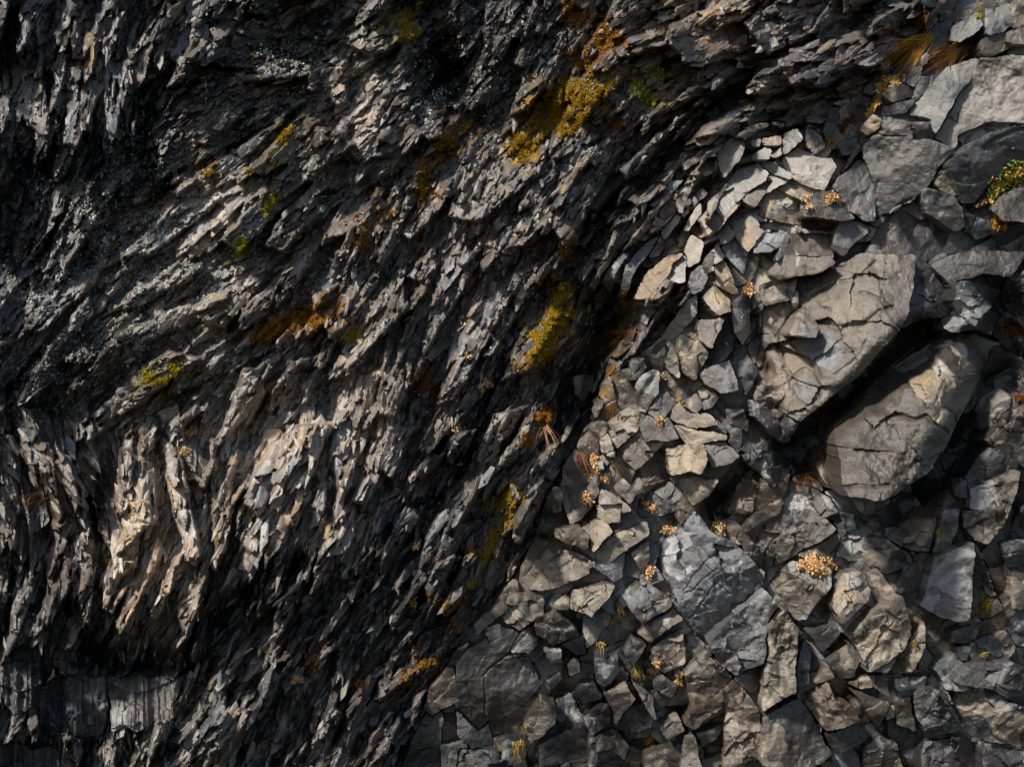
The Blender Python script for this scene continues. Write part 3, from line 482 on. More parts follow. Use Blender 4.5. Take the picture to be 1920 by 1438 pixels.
    # weathering rind: contour-shaped pale and brown zones
    f = fbm(X + 900 * (k % 7), Y + 331 * (k % 5), max(rad * 1.1, 26), 4, 3)
    z = np.clip((f - .12) * 24, 0, 1)[..., None]; z2 = np.exp(-((f - .11) / .022) ** 2)[..., None]; z3 = np.exp(-((f - .02) / .018) ** 2)[..., None]
    if b['fam'] not in 'dwpu' and b['area'] < 24000 and r.random() < .75:
        pale = np.array((.30, .25, .19) if r.random() < .5 * (1 + (b['fam'] in 'tbw')) - .1 else (.25, .26, .26))
        v = v * (1 - z * .8) + pale * z * .72; v = v * (1 - .45 * z2) + .12 * pale * z3
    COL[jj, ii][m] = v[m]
    return True
allb = []
for k, b in enumerate(blocks):
    b['id'] = k + 1; b['win'] = win(b['P']); 
    if fill_block(k, b): allb.append(b)
for k in fills:
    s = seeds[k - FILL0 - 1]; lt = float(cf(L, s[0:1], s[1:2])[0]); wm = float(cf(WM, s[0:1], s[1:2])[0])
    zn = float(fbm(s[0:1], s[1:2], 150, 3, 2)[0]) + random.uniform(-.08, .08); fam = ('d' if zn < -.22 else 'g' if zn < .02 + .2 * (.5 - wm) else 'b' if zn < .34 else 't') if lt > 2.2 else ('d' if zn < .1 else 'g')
    if inside(SZ, s[0:1] - 40, s[1:2] + 20)[0]: fam = random.choice('pptg'); lt += 1
    b = dict(P=s[None], tone=lt + random.uniform(-1, 1), fam=fam, rise=random.uniform(-.09, .03) - (.16 if random.random() < .12 else 0), look='', area=cnt[k] * 4, traced=False, id=k, win=win(s[None], 120))
    if fill_block(k, b): allb.append(b)
# drawn cracks and grooves (region | polyline | half width px | depth cm)
CR = '''F|600,700 610,760 650,810 700,840 760,790 770,730 730,660 690,635 640,660 600,700|2.4|2.5
F|620,500 650,540 720,560 740,620 720,680 770,740|4|2.5
F|640,180 700,240 760,190 850,160|3|2
F|1000,200 1120,250 1150,320 1210,400|3|2.5
F|470,185 620,125 760,110 900,60|2.5|3
F|650,290 590,350 560,400 530,500|3|3
F|890,150 1010,110 1080,30|2.5|3
F|760,360 860,400 1010,380 1110,310 1190,280|4|3.5
F|400,820 470,812 560,862 640,905|2.2|2
F|850,660 950,600 1010,520 1040,470|2.5|1.6
F|1100,120 1120,230 1180,290|2.5|2
F|520,620 600,640 640,760 600,830|5|1.8
F|760,640 850,560 960,540|7|2
F|1200,890 1300,912 1360,898 1440,960 1480,980|3.5|5
F|880,1295 1000,1288 1190,1290|3|3
F|1050,700 1130,655 1210,660 1260,720|4|4
F|1430,800 1450,880 1420,940|2.5|2
F|1000,760 1100,800 1180,900 1230,1010|7|2.2
F|920,1050 1050,1100 1200,1080 1330,1000|7|1.8
F|1330,560 1420,600 1500,680 1560,700|4|2
F|1480,1000 1350,1150 1200,1250|6|1.6
C|980,765 1130,765 1260,770|1.4|1.6
C|1095,1020 1080,1120 1078,1230|2|2
C|1150,1235 1210,1160 1280,1120|3|2.5
C|560,1010 640,1040 720,1085|1.8|2.5
C|1500,660 1530,690 1550,640|1.6|2
C|900,1150 940,1200 1000,1215|2|2.5
C|1690,830 1800,760 1910,720|4|2.5
C|1120,840 1130,900 1190,960|9|2
O|1280,1108 1300,1078 1345,1033|1.6|2
O|1282,1112 1300,1106 1342,1064|1.6|2
O|1294,1162 1318,1124 1342,1094|1.6|2
I|275,600 280,500 330,320|3|2
I|300,160 330,90|2|2
I|400,240 412,170 470,60|2|2.6
I|440,300 480,200 535,130|2|2.6
I|520,760 540,650 600,612 640,645|3|2.5
I|562,690 550,850 556,990|9|5
I|300,1340 312,1272 350,1242 400,1270 420,1335|3|3
I|200,860 330,780 470,760|6|1.6
I|690,1040 780,1120 870,1140|4|2
I|700,300 640,420 700,520|6|1.6
I|1430,400 1520,330 1600,300|9|2
H|800,930 808,1050 815,1180|1.3|1.6
H|790,920 860,860 940,800 1080,640|1.5|2
H|1130,960 1080,900 1040,830|1.3|1.5
H|680,960 750,1050|1.5|1.6
H|1340,560 1400,470 1470,440|3|1.5
H|1290,500 1270,460|2|2
H|1150,320 1220,330 1290,290|3|2
H|1120,620 1180,650 1290,640|5|2.5
K|1290,950 1262,1080 1280,1120|1.6|2
K|1425,940 1350,1060 1342,1140|1.6|2
K|1230,780 1340,900|1.6|2
J|1105,660 1200,600 1240,590|2.4|2.5
J|1130,480 1180,450 1200,462 1175,492 1130,480|1.8|2
J|1050,480 1150,455 1280,440|1.8|1.5
J|960,640 1010,760 1060,700|1.8|1.8
J|1180,1050 1230,990 1262,945|1.8|3
J|1100,1120 1160,1130 1210,1180|2|2.5
J|1280,660 1290,740 1240,830|4|2'''
for ln in CR.split('\n'):
    reg, co, cw, cd = ln.split('|'); P = pts(reg, co); cw = float(cw) * .8; jj, ii = win(P, 30)
    wx = PX[jj, ii] + 5 * fbm(PX[jj, ii], PY[jj, ii], 18, 2, 3); wy = PY[jj, ii] + 5 * fbm(PX[jj, ii], PY[jj, ii], 18, 5, 3); q = np.full(wx.shape, 1e9)
    for (x0, y0), (x1, y1) in zip(P[:-1], P[1:]):
        ax, ay = x1 - x0, y1 - y0; t = np.clip(((wx - x0) * ax + (wy - y0) * ay) / (ax * ax + ay * ay), 0, 1); q = np.minimum(q, (wx - x0 - t * ax) ** 2 + (wy - y0 - t * ay) ** 2)
    HB[jj, ii] -= float(cd) / 100 * np.exp(-q / cw ** 2 / 1.5)
# drawn stains of the stone (region | outline | colour)
SN = """C|1440,400 1500,385 1640,345 1655,440 1560,470 1480,440|.29 .27 .24
C|1370,600 1440,590 1480,640 1420,665 1330,640|.28 .26 .22
C|1500,690 1640,580 1720,600 1840,570 1900,600 1860,670 1700,640 1660,690 1560,640|.27 .25 .22
C|1130,500 1190,480 1230,520 1170,550|.34 .28 .2
C|1170,700 1240,700 1220,745 1180,740|.28 .26 .23
C|760,1265 800,1245 840,1270 820,1285|.36 .34 .3
C|1790,50 1820,40 1810,110 1760,180|.27 .27 .25
L|640,870 900,780 1000,900 960,1020 900,1180 700,1080|.40 .31 .20
L|920,570 1050,500 1200,480 1270,600 1240,680 1130,640 1060,560|.56 .50 .42
L|880,700 960,640 1120,800 1200,900 1060,960 960,860|.56 .50 .42
L|700,760 870,620 760,560 840,470 700,560 640,640 480,760 640,800|.40 .40 .37
L|1020,930 1140,870 1140,1000 1000,1080 960,1240 920,1200|.48 .37 .25
L|900,1340 1050,1250 1090,1290 1000,1420 920,1390|.48 .40 .28
L|1340,1240 1450,1080 1560,1020 1700,1040 1750,1130 1640,1170 1500,1300|.24 .25 .22
L|1430,1370 1560,1260 1680,1210 1500,1380|.36 .36 .32
F|560,1400 620,1340 700,1350 740,1420 640,1440|.42 .43 .42
F|790,1340 830,1370 850,1420 820,1430|.42 .43 .42
F|130,220 190,180 250,250 210,300 180,260|.38 .3 .19
F|790,1130 860,1100 870,1240 820,1240|.36 .27 .17
F|300,1290 380,1220 410,1260 330,1420 250,1438|.3 .24 .17
I|1220,190 1340,110 1420,30 1420,90 1340,190|.38 .31 .23
I|860,430 930,430 1000,480 960,530 880,590 850,500|.34 .25 .15
I|890,540 920,495 935,510 915,570|.4 .37 .33
I|900,350 980,340 1040,430 1000,470 920,420|.32 .31 .28
I|250,290 330,260 320,310 270,330|.42 .43 .43
I|1000,760 1080,640 1180,610 1240,650 1150,720 1130,830 1060,790|.30 .24 .17
I|10,640 60,680 70,750 20,780|.32 .26 .19
I|1220,960 1260,970 1240,985|.45 .45 .44
I|1690,60 1740,20 1760,0 1720,120 1680,130|.32 .29 .25
O|1245,1050 1262,1018 1290,1010 1302,1026 1272,1040 1262,1062 1276,1074 1296,1062 1304,1070 1274,1092 1254,1078|.52 .54 .54
O|1248,1016 1270,1000 1300,1003 1285,1018 1262,1024|.46 .47 .46
H|1310,500 1340,480 1380,500 1460,440 1470,480 1400,530 1330,530|.38 .34 .27
H|1760,620 1850,575 1840,620 1770,680|.40 .37 .32
H|1420,110 1460,70 1510,100 1440,160|.32 .26 .18
H|1560,120 1620,80 1650,130 1600,170|.32 .27 .2
H|1480,10 1560,5 1540,45 1490,40|.34 .29 .21
H|1200,260 1260,230 1240,340 1190,350|.3 .24 .17
H|1450,860 1490,850 1540,880 1490,950 1450,910|.40 .45 .5
H|1600,450 1630,430 1615,470|.42 .43 .42
J|1240,830 1250,770 1310,720 1340,760 1280,830|.34 .27 .15
J|1300,810 1340,690 1440,670 1520,720 1460,790 1360,820|.36 .34 .29
J|1230,880 1330,870 1350,920 1260,910|.46 .47 .46
J|1370,885 1470,895 1480,930 1375,925|.46 .47 .46
J|1080,920 1130,920 1170,980 1160,1060 1100,1040|.38 .27 .14
J|1640,540 1690,460 1720,490 1680,600 1640,610|.38 .36 .31
J|1540,520 1570,440 1640,400 1640,480 1590,545|.36 .34 .3
J|530,780 550,730 600,720 590,790|.36 .26 .14
J|1480,1180 1490,1060 1515,1080 1500,1180|.4 .36 .27
K|1180,1140 1170,980 1400,940 1470,1060 1400,1150|.36 .28 .19
K|1270,1190 1380,1200 1480,1210 1380,1330|.36 .29 .19
K|450,440 500,400 530,450 500,540 470,530|.26 .28 .26
K|1100,770 1140,770 1130,840 1105,820|.42 .43 .42
K|700,870 740,880 760,970 680,1010|.32 .29 .24
K|1260,120 1350,110 1400,240 1360,390 1280,300|.34 .28 .20
F|410,560 560,450 700,500 740,640 640,800 480,760|.22 .17 .12
F|780,280 1000,210 1120,300 1040,470 900,400|.20 .17 .12
F|640,440 800,430 900,530 860,640 740,600|.20 .21 .23
F|610,720 680,640 740,700 770,780 700,830 620,770|.15 .14 .14"""
for ln in SN.split('\n'):
    reg, co, c = ln.split('|'); P = pts(reg, co); jj, ii = win(P, 24); c = np.array([float(v) for v in c.split()]) * .8
    wx = PX[jj, ii] + 11 * fbm(PX[jj, ii], PY[jj, ii], 30, 1, 4); wy = PY[jj, ii] + 11 * fbm(PX[jj, ii], PY[jj, ii], 30, 3, 4)
    m = inside(P, wx, wy); rim = inside(P, wx + 3, wy + 2) ^ m; a = np.clip(.9 + .5 * n2[jj, ii], .3, 1)[..., None]
    COL[jj, ii] = np.where(m[..., None], COL[jj, ii] * (1 - a) + c * a, COL[jj, ii] * np.where(rim[..., None], .75, 1))
# crack width and cliff behind the blocks
isb = (LAB > 0) & (np.isin(LAB, [b['id'] for b in allb])); crack = (dist < 1) & (fbm(PX, PY, 60, 3, 3) > .12)
top = isb & ~crack
HC = H.copy(); smooth = blur(np.where(isb, HB, H), 12)
low = HB.copy()
for _ in range(3):
    P_ = np.pad(low, 1, mode='edge'); low = np.minimum(np.minimum(np.minimum(P_[:-2, 1:-1], P_[2:, 1:-1]), np.minimum(P_[1:-1, :-2], P_[1:-1, 2:])), low)
deep = np.clip((fbm(PX, PY, 110, 2, 2) - .05) * 4, 0, 1)
HC[isb] = (low - .012 - .3 * deep)[isb]
HC = np.where(isb & ~top, HC, HC)
TOPH = np.where(top, HB, HC)
def hat(px, py): return bil(TOPH, np.atleast_1d(np.float32(px)), np.atleast_1d(np.float32(py)), X0, Y0, STEP)
def world_pt(px, py, h):
    k = (1 - h / D); return np.stack([(px - W0 / 2) / S * k, -h, -(py - H0 / 2) / S * k], -1)
OC = (.50, .28, .03); YE = (.55, .42, .03); OL = (.34, .26, .02); RU = (.38, .15, .02); RD = (.16, .055, .03); GR = (.28, .36, .04)
MO = [  # label, strokes (x0,y0,x1,y1,width), colour, second colour, density
 ('large ochre moss carpet draped over the upper shards', [(975, 275, 1010, 225, 20), (1010, 215, 1080, 180, 26), (1060, 230, 1130, 165, 16), (1050, 240, 1085, 215, 15), (985, 265, 975, 290, 12)], OC, OL, 1.5),
 ('yellow moss tufts high on the dark grey shards at the top', [(735, 40, 770, 50, 9), (765, 35, 775, 20, 6), (745, 65, 775, 70, 6)], YE, OC, 1.2),
 ('bright yellow-green moss cushion right of the ochre carpet', [(1205, 180, 1222, 190, 9)], YE, GR, 1.6),
 ('small lime moss dots above the yellow-green cushion', [(1235, 135, 1252, 145, 7), (1215, 130, 1225, 135, 4), (1180, 165, 1195, 160, 7)], YE, GR, 1.2),
 ('rusty moss streak running down near the top edge', [(1095, 115, 1145, 70, 14), (1100, 100, 1102, 125, 10), (1060, 5, 1085, 35, 11), (1120, 60, 1150, 40, 8)], RU, OC, 1.2),
 ('yellow-orange moss speck beside the right shard ledge', [(1250, 200, 1262, 202, 5)], YE, RU, 1.2),
 ('tall ochre moss bank beside the long black cleft', [(1000, 660, 1050, 590, 17), (1035, 620, 1055, 550, 14), (1010, 640, 1000, 630, 10), (1055, 600, 1065, 560, 10)], OC, YE, 1.5),
 ('rust-brown moss fringe under the ochre bank', [(975, 680, 1000, 670, 9), (1020, 680, 1050, 640, 9)], RU, OC, .9),
 ('rusty moss knob at the foot of the black cleft', [(1010, 785, 1030, 780, 9), (1005, 800, 990, 830, 8)], RU, OC, 1.4),
 ('narrow olive moss strip among the lower grey shards', [(930, 1000, 955, 930, 10), (905, 1050, 925, 1020, 8), (880, 1100, 890, 1085, 6)], OC, OL, 1.3),
 ('ochre moss hanging above the lower dark blocks', [(835, 1140, 870, 1125, 9), (848, 1160, 862, 1180, 5)], RU, OC, .9),
 ('golden moss on the overhang at the slab corner', [(770, 1250, 800, 1240, 9), (760, 1270, 770, 1290, 6), (818, 1245, 830, 1238, 5)], RU, OC, .9),
 ('brown-gold moss smear low among the dark shards', [(660, 1280, 690, 1265, 9), (585, 1225, 590, 1250, 8)], RU, OC, .8),
 ('lone olive moss clump on the dark lower left shards', [(275, 710, 295, 695, 9), (315, 705, 330, 690, 9), (305, 740, 310, 745, 4), (285, 715, 320, 712, 6)], OL, YE, 1.3),
 ('bright green moss tuft under the pale hump', [(443, 462, 455, 455, 8), (450, 480, 460, 470, 6)], YE, GR, 1.6),
 ('yellow moss cushion on the edge above the pale hump', [(525, 255, 540, 245, 7), (528, 262, 533, 268, 5)], YE, OC, 1.6),
 ('small yellow moss tuft beside the pale hump', [(512, 310, 517, 320, 6), (550, 275, 553, 280, 4)], YE, OC, 1.2),
 ('thin lime moss streak right of the pale hump', [(497, 395, 508, 372, 6)], YE, GR, 1.4),
 ('amber moss wisps left of the pale hump', [(385, 330, 395, 322, 6), (470, 320, 476, 312, 4)], OC, YE, 1.0),
 ('rusty moss hollow in the middle of the shards', [(480, 635, 520, 610, 12), (550, 605, 620, 580, 14), (560, 590, 590, 610, 10)], RU, OC, .9),
 ('small olive moss spot on the central shards', [(655, 635, 668, 620, 7)], OL, YE, 1.3),
 ('rusty moss gully down the upper middle', [(790, 370, 800, 320, 12), (815, 290, 840, 260, 10), (680, 460, 690, 420, 9)], RU, OL, .8),
 ('faint gold moss wisps in the middle gully', [(720, 410, 735, 400, 7), (870, 240, 885, 236, 6), (845, 272, 855, 270, 4)], OC, OL, 1.0),
 ('dark gold moss at the head of the shaded band', [(1065, 480, 1075, 440, 9), (1060, 500, 1070, 490, 7)], OC, RU, 1.0),
 ('rust moss film beside the scaly plates', [(1135, 640, 1165, 625, 10), (1160, 580, 1170, 560, 8), (1120, 660, 1130, 640, 7)], RU, OL, .8),
 ('small orange moss patch on the plates below the cleft', [(1125, 745, 1130, 735, 7), (1140, 700, 1150, 690, 4), (1140, 775, 1150, 770, 5)], OC, RU, 1.0),
 ('dark red moss patch left of the small dried plants', [(785, 725, 810, 720, 9), (800, 700, 815, 745, 8)], RD, RU, .9),
 ('dark red moss under the upper right grass', [(1595, 215, 1612, 205, 8), (1580, 240, 1590, 225, 5)], RD, RU, 1.2),
 ('reddish moss crumbs near the top right shards', [(1635, 150, 1650, 135, 7), (1475, 130, 1482, 130, 5), (1665, 60, 1680, 70, 8)], RD, RU, 1.0),
 ('deep red moss tuft under the striped boulder foot', [(1500, 905, 1515, 895, 7), (1508, 880, 1516, 870, 6)], RD, RU, 1.2),
 ('orange-red moss in the right hand gap', [(1888, 625, 1900, 622, 6)], RU, RD, 1.3),
 ('rust moss tip at the right edge', [(1905, 746, 1917, 748, 5)], RU, RD, 1.3),
 ('dark red moss spot in the ochre carpet margin', [(1118, 235, 1130, 240, 7), (1150, 235, 1165, 230, 8)], RD, RU, 1.2),
 ('yellow moss thread in the black side slab', [(1848, 1140, 1850, 1125, 4)], YE, OL, 1.0),
 ('yellow-green moss on the top right plate', [(1835, 38, 1840, 28, 5)], YE, GR, 1.4),
]
for _, strokes, ca, cb, dens in MO:                     # thin moss film and rusty seep round the cushions
    for (x0, y0, x1, y1, wd) in strokes:
        jj, ii = win(np.array([[x0, y0], [x1, y1]]), 40); x_, y_ = PX[jj, ii] + 60 * n2[jj, ii], PY[jj, ii] + 60 * n3[jj, ii]
        a = np.clip(capsule(x0, y0, x1, y1, wd * 1.7, x_, y_) * 1.6 - .25 + .8 * n3[jj, ii], 0, 1)[..., None] * .9
        COL[jj, ii] = COL[jj, ii] * (1 - a) + np.array(ca) * .42 * a
#@MESH
# ------------------------------------------------------------------ materials
def rock_mat(name, rough=.5, bump=1.0, spec=.5, vary=.5):
    m = bpy.data.materials.new(name); m.use_nodes = True; n = m.node_tree; N = n.nodes; K = n.links; bs = N["Principled BSDF"]
    at = N.new("ShaderNodeAttribute"); at.attribute_name = "Col"; geo = N.new("ShaderNodeNewGeometry")
    def noise(sc, det=4, ro=.6):
        t = N.new("ShaderNodeTexNoise"); t.inputs["Scale"].default_value = sc; t.inputs["Detail"].default_value = det; t.inputs["Roughness"].default_value = ro
        K.new(geo.outputs["Position"], t.inputs["Vector"]); return t
    a = noise(9, 6); mr = N.new("ShaderNodeMapRange"); mr.inputs[1].default_value = .3; mr.inputs[2].default_value = .7; mr.inputs[3].default_value = 1 - vary; mr.inputs[4].default_value = 1 + vary
    K.new(a.outputs[0], mr.inputs[0]); mx = N.new("ShaderNodeVectorMath"); mx.operation = 'SCALE'; K.new(at.outputs["Color"], mx.inputs[0]); K.new(mr.outputs[0], mx.inputs["Scale"]); K.new(mx.outputs[0], bs.inputs["Base Color"])
    b = noise(3.1, 3); m2 = N.new("ShaderNodeMapRange"); m2.inputs[1].default_value = .35; m2.inputs[2].default_value = .65; m2.inputs[3].default_value = rough - .13; m2.inputs[4].default_value = rough + .16
    K.new(b.outputs[0], m2.inputs[0]); K.new(m2.outputs[0], bs.inputs["Roughness"]); bs.inputs["Specular IOR Level"].default_value = spec
    c = noise(38, 8, .7); b1 = N.new("ShaderNodeBump"); b1.inputs["Strength"].default_value = .55 * bump; b1.inputs["Distance"].default_value = .02; K.new(c.outputs[0], b1.inputs["Height"])
    d = noise(130, 3, .6); b2 = N.new("ShaderNodeBump"); b2.inputs["Strength"].default_value = .35 * bump; b2.inputs["Distance"].default_value = .006; K.new(d.outputs[0], b2.inputs["Height"]); K.new(b1.outputs[0], b2.inputs["Normal"])
    K.new(b2.outputs[0], bs.inputs["Normal"]); bs.inputs["Coat Weight"].default_value = .6; bs.inputs["Coat Roughness"].default_value = .3; K.new(b1.outputs[0], bs.inputs["Coat Normal"]); return m
def plant_mat(name, rough=.7):
    m = bpy.data.materials.new(name); m.use_nodes = True; n = m.node_tree; bs = n.nodes["Principled BSDF"]
    at = n.nodes.new("ShaderNodeAttribute"); at.attribute_name = "Col"; no = n.nodes.new("ShaderNodeTexNoise"); no.inputs["Scale"].default_value = 60
    mx = n.nodes.new("ShaderNodeMix"); mx.data_type = 'RGBA'; mx.blend_type = 'MULTIPLY'; mx.inputs[0].default_value = .3
    n.links.new(at.outputs["Color"], mx.inputs[6]); n.links.new(no.outputs[0], mx.inputs[7]); n.links.new(mx.outputs[2], bs.inputs["Base Color"]); bs.inputs["Roughness"].default_value = rough; bs.inputs["Specular IOR Level"].default_value = .2
    return m
M_slate = rock_mat("slate", .42, .8, .5, .45); M_block = rock_mat("block_stone", .34, 1.3, .7, .3); M_shard = rock_mat("shard_stone", .42, .8, .5, .4)
M_moss = plant_mat("moss", .9); M_plant = plant_mat("dry_plant"); M_lichen = plant_mat("lichen", .8)

# ------------------------------------------------------------------ mesh helpers
def link_mesh(name, V, F, col, mat, parent=None, loc=None, smooth=None):
    """V (n,3), F list of equal-arity index arrays, col (n,3)"""
    me = bpy.data.meshes.new(name); F = [np.asarray(f, np.int32) for f in F if len(f)]
    V = np.asarray(V, np.float32)
    if loc is not None: V = V - np.asarray(loc, np.float32)
    me.vertices.add(len(V)); me.vertices.foreach_set("co", V.ravel())
    nl = sum(f.size for f in F); me.loops.add(nl); me.loops.foreach_set("vertex_index", np.concatenate([f.ravel() for f in F]))
    tot = np.concatenate([np.full(len(f), f.shape[1], np.int32) for f in F]); st = np.concatenate([[0], np.cumsum(tot)[:-1]]).astype(np.int32)
    me.polygons.add(len(tot)); me.polygons.foreach_set("loop_start", st); me.polygons.foreach_set("loop_total", tot)
    me.update(calc_edges=True)
    if smooth: 
        me.polygons.foreach_set("use_smooth", np.ones(len(tot), bool)); me.set_sharp_from_angle(angle=math.radians(smooth))
    else: me.polygons.foreach_set("use_smooth", np.zeros(len(tot), bool))
    ca = me.color_attributes.new("Col", 'FLOAT_COLOR', 'POINT'); c4 = np.ones((len(V), 4), np.float32); c4[:, :3] = col; ca.data.foreach_set("color", c4.ravel())
    me.materials.append(mat); o = bpy.data.objects.new(name, me); scene.collection.objects.link(o)
    if loc is not None: o.location = [float(v) for v in loc]
    if parent: o.parent = parent; o.location = o.location - parent.location
    return o
def tag(o, label=None, cat=None, group=None, kind=None):
    if label: o['label'] = label
    if cat: o['category'] = cat
    if group: o['group'] = group
    if kind: o['kind'] = kind
    return o
COL = np.clip(COL, .012, .6)
# cliff sheet
V = world_pt(PX, PY, HC).reshape(-1, 3); idx = np.arange(NX * NY).reshape(NY, NX)
F = np.stack([idx[:-1, :-1], idx[1:, :-1], idx[1:, 1:], idx[:-1, 1:]], -1).reshape(-1, 4)
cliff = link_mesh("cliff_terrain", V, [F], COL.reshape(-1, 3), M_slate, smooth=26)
tag(cliff, 'folded dark slate cliff face', 'cliff', kind='structure')
# blocks
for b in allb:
    jj, ii = b['win']; m = (LAB[jj, ii] == b['id']) & top[jj, ii]
    fm = m[:-1, :-1] & m[1:, :-1] & m[1:, 1:] & m[:-1, 1:]
    b['n'] = int(fm.sum())
allb = [b for b in allb if b['n'] > 16]
EXP = 1.0
def build_block(b, name, raw=False):
    jj, ii = b['win']; m = (LAB[jj, ii] == b['id']) & top[jj, ii]
    fm = m[:-1, :-1] & m[1:, :-1] & m[1:, 1:] & m[:-1, 1:]
    X = PX[jj, ii].copy().astype(float); Y = PY[jj, ii].copy().astype(float); Hh = HB[jj, ii]; n, w = X.shape; id_ = np.arange(n * w).reshape(n, w)
    q = np.stack([id_[:-1, :-1], id_[1:, :-1], id_[1:, 1:], id_[:-1, 1:]], -1)[fm]
    fp = np.pad(fm, 1); E = []
    L_ = fm & ~fp[1:-1, :-2]; E.append(np.stack([id_[:-1, :-1][L_], id_[1:, :-1][L_]], -1))
    B_ = fm & ~fp[2:, 1:-1]; E.append(np.stack([id_[1:, :-1][B_], id_[1:, 1:][B_]], -1))
    R_ = fm & ~fp[1:-1, 2:]; E.append(np.stack([id_[1:, 1:][R_], id_[:-1, 1:][R_]], -1))
    T_ = fm & ~fp[:-2, 1:-1]; E.append(np.stack([id_[:-1, 1:][T_], id_[:-1, :-1][T_]], -1))
    E = np.concatenate(E); xf, yf = X.ravel(), Y.ravel()
    for _ in range(1):                                     # smooth the outline
        for A in (xf, yf):
            s = np.zeros(n * w); c = np.zeros(n * w)
            np.add.at(s, E[:, 0], A[E[:, 1]]); np.add.at(s, E[:, 1], A[E[:, 0]]); np.add.at(c, E[:, 0], 1); np.add.at(c, E[:, 1], 1)
            k = c > 0; A[k] = .5 * A[k] + .5 * s[k] / c[k]
    ex, ey = X.ravel()[E[:, 1]] - X.ravel()[E[:, 0]], Y.ravel()[E[:, 1]] - Y.ravel()[E[:, 0]]
    for sgn, A in ((-1, 0), (1, 1)):                      # close the joints to hairlines
        s = np.zeros(n * w); v = (-ey if A == 0 else ex) * .42
        np.add.at(s, E[:, 0], v); np.add.at(s, E[:, 1], v)
        if A == 0: xf += np.clip(s, -1.1, 1.1) * EXP
        else: yf += np.clip(s, -1.1, 1.1) * EXP
    used, inv = np.unique(np.concatenate([q.ravel(), E.ravel()]), return_inverse=True); qf = inv[:q.size].reshape(-1, 4); ef = inv[q.size:].reshape(-1, 2)
    P = world_pt(xf[used], yf[used], Hh.ravel()[used]); col = COL[jj, ii].reshape(-1, 3)[used]
    dep = .34 + .3 * min(math.sqrt(b['area']) / 200, 1)
    bv, binv = np.unique(ef.ravel(), return_inverse=True); be = binv.reshape(-1, 2)
    c0 = P[bv].mean(0); mid = P[bv].copy(); mid[:, 1] += dep * .5; bk = P[bv].copy(); bk[:, 1] = P[:, 1].mean() + dep
    jit = fbm(mid[:, 0] * 100, mid[:, 2] * 100, 20, 1, 2)
    mid[:, 0] += (mid[:, 0] - c0[0]) * .02 * jit; mid[:, 2] += (mid[:, 2] - c0[2]) * .02 * jit
    bk[:, 0] = c0[0] + (bk[:, 0] - c0[0]) * .94; bk[:, 2] = c0[2] + (bk[:, 2] - c0[2]) * .94
    n0 = len(P); V = np.concatenate([P, mid, bk, bk.mean(0)[None]]); nb = len(bv)
    s1 = np.stack([ef[:, 0], n0 + be[:, 0], n0 + be[:, 1], ef[:, 1]], -1)[:, ::-1]; s2 = np.stack([n0 + be[:, 0], n0 + nb + be[:, 0], n0 + nb + be[:, 1], n0 + be[:, 1]], -1)[:, ::-1]
    cap = np.stack([n0 + nb + be[:, 0], n0 + nb + be[:, 1], np.full(len(be), n0 + 2 * nb)], -1)[:, ::-1]
    cc = np.concatenate([col, col[bv], col[bv] * .9, col.mean(0)[None]])
    if raw: return V, np.concatenate([qf, s1, s2]), cc, cap
    loc = P.mean(0); loc[1] = bk[:, 1].mean()
    return link_mesh(name, V, [qf, s1, s2, cap], cc, M_block, loc=loc, smooth=32)
#@LABELS
LM = []      # landmarks: (x, y, phrase)
MARK = {'huge fractured brown': 'the huge brown boulder', 'large wet striped': 'the wet striped boulder', 'large blue-grey slab with pale swirl': 'the swirl-marked slab', 'deep vertical groove': 'the grooved upright stone',
 'tan eye mark': 'the eye-marked pale stone', 'carrying the big orange': 'the orange plant cushion', 'brown ring stains': 'the ring-stained oval stone', 'heart-shaped': 'the heart-stained stone', 'large smooth charcoal slab with thin': 'the smooth charcoal slab',
 'large smooth charcoal block': 'the smooth charcoal block', 'broad cream-faced': 'the cream-faced stone', 'tan horn-shaped': 'the tan horn-shaped stone', 'big smooth dark grey slab with': 'the smooth grey shoulder slab', 'scooped hollow': 'the cream-rimmed hollow',
 'broad pale weathered': 'the pale mottled block', 'large glossy dark': 'the glossy dark block', 'concentric ring': 'the concentric ring mark', 'twin-faced': 'the twin-faced pale stone', 'pale green-grey': 'the pale green-grey stone', 'folded grey block': 'the folded grey block',
 'fan-ribbed': 'the fan-ribbed slab', 'reddish brown block': 'the reddish brown block', 'wet pitted slab': 'the wet pitted slab', 'long cream ribbed blade': 'the cream ribbed blade', 'wide dark stone with faint': 'the faintly banded dark stone', 'dark brown curved block': 'the curved dark block'}
for b in allb:
    for k, v in MARK.items():
        if k in b['look']: LM.append((*b['c'], v))
LM += [(1080, 650, 'the long black cleft'), (1015, 620, 'the tall ochre moss bank'), (1080, 200, 'the large ochre moss carpet'), (757, 50, 'the yellow moss at the top'), (300, 705, 'the lone olive moss clump'), (285, 1010, 'the tan ribbed bulge'),
       (230, 1320, 'the fluted grey wall'), (420, 360, 'the pale sunlit hump'), (195, 170, 'the tall pale splinter'), (450, 465, 'the bright green moss tuft'), (590, 600, 'the rusty moss hollow'), (560, 1268, 'the lone tan dried plant at the bottom'), (945, 965, 'the narrow olive moss strip'),
       (1020, 790, 'the rusty moss knob'), (1115, 880, 'the tall pinkish plant spike'), (650, 455, 'the pale squared knob'), (820, 60, 'the black recess at the top'), (60, 930, 'the straw on the bluish plates'), (550, 850, 'the tan ridges'), (680, 970, 'the pale-tipped ridge'), (895, 390, 'the smooth grey tongue')]
used_labels = {}
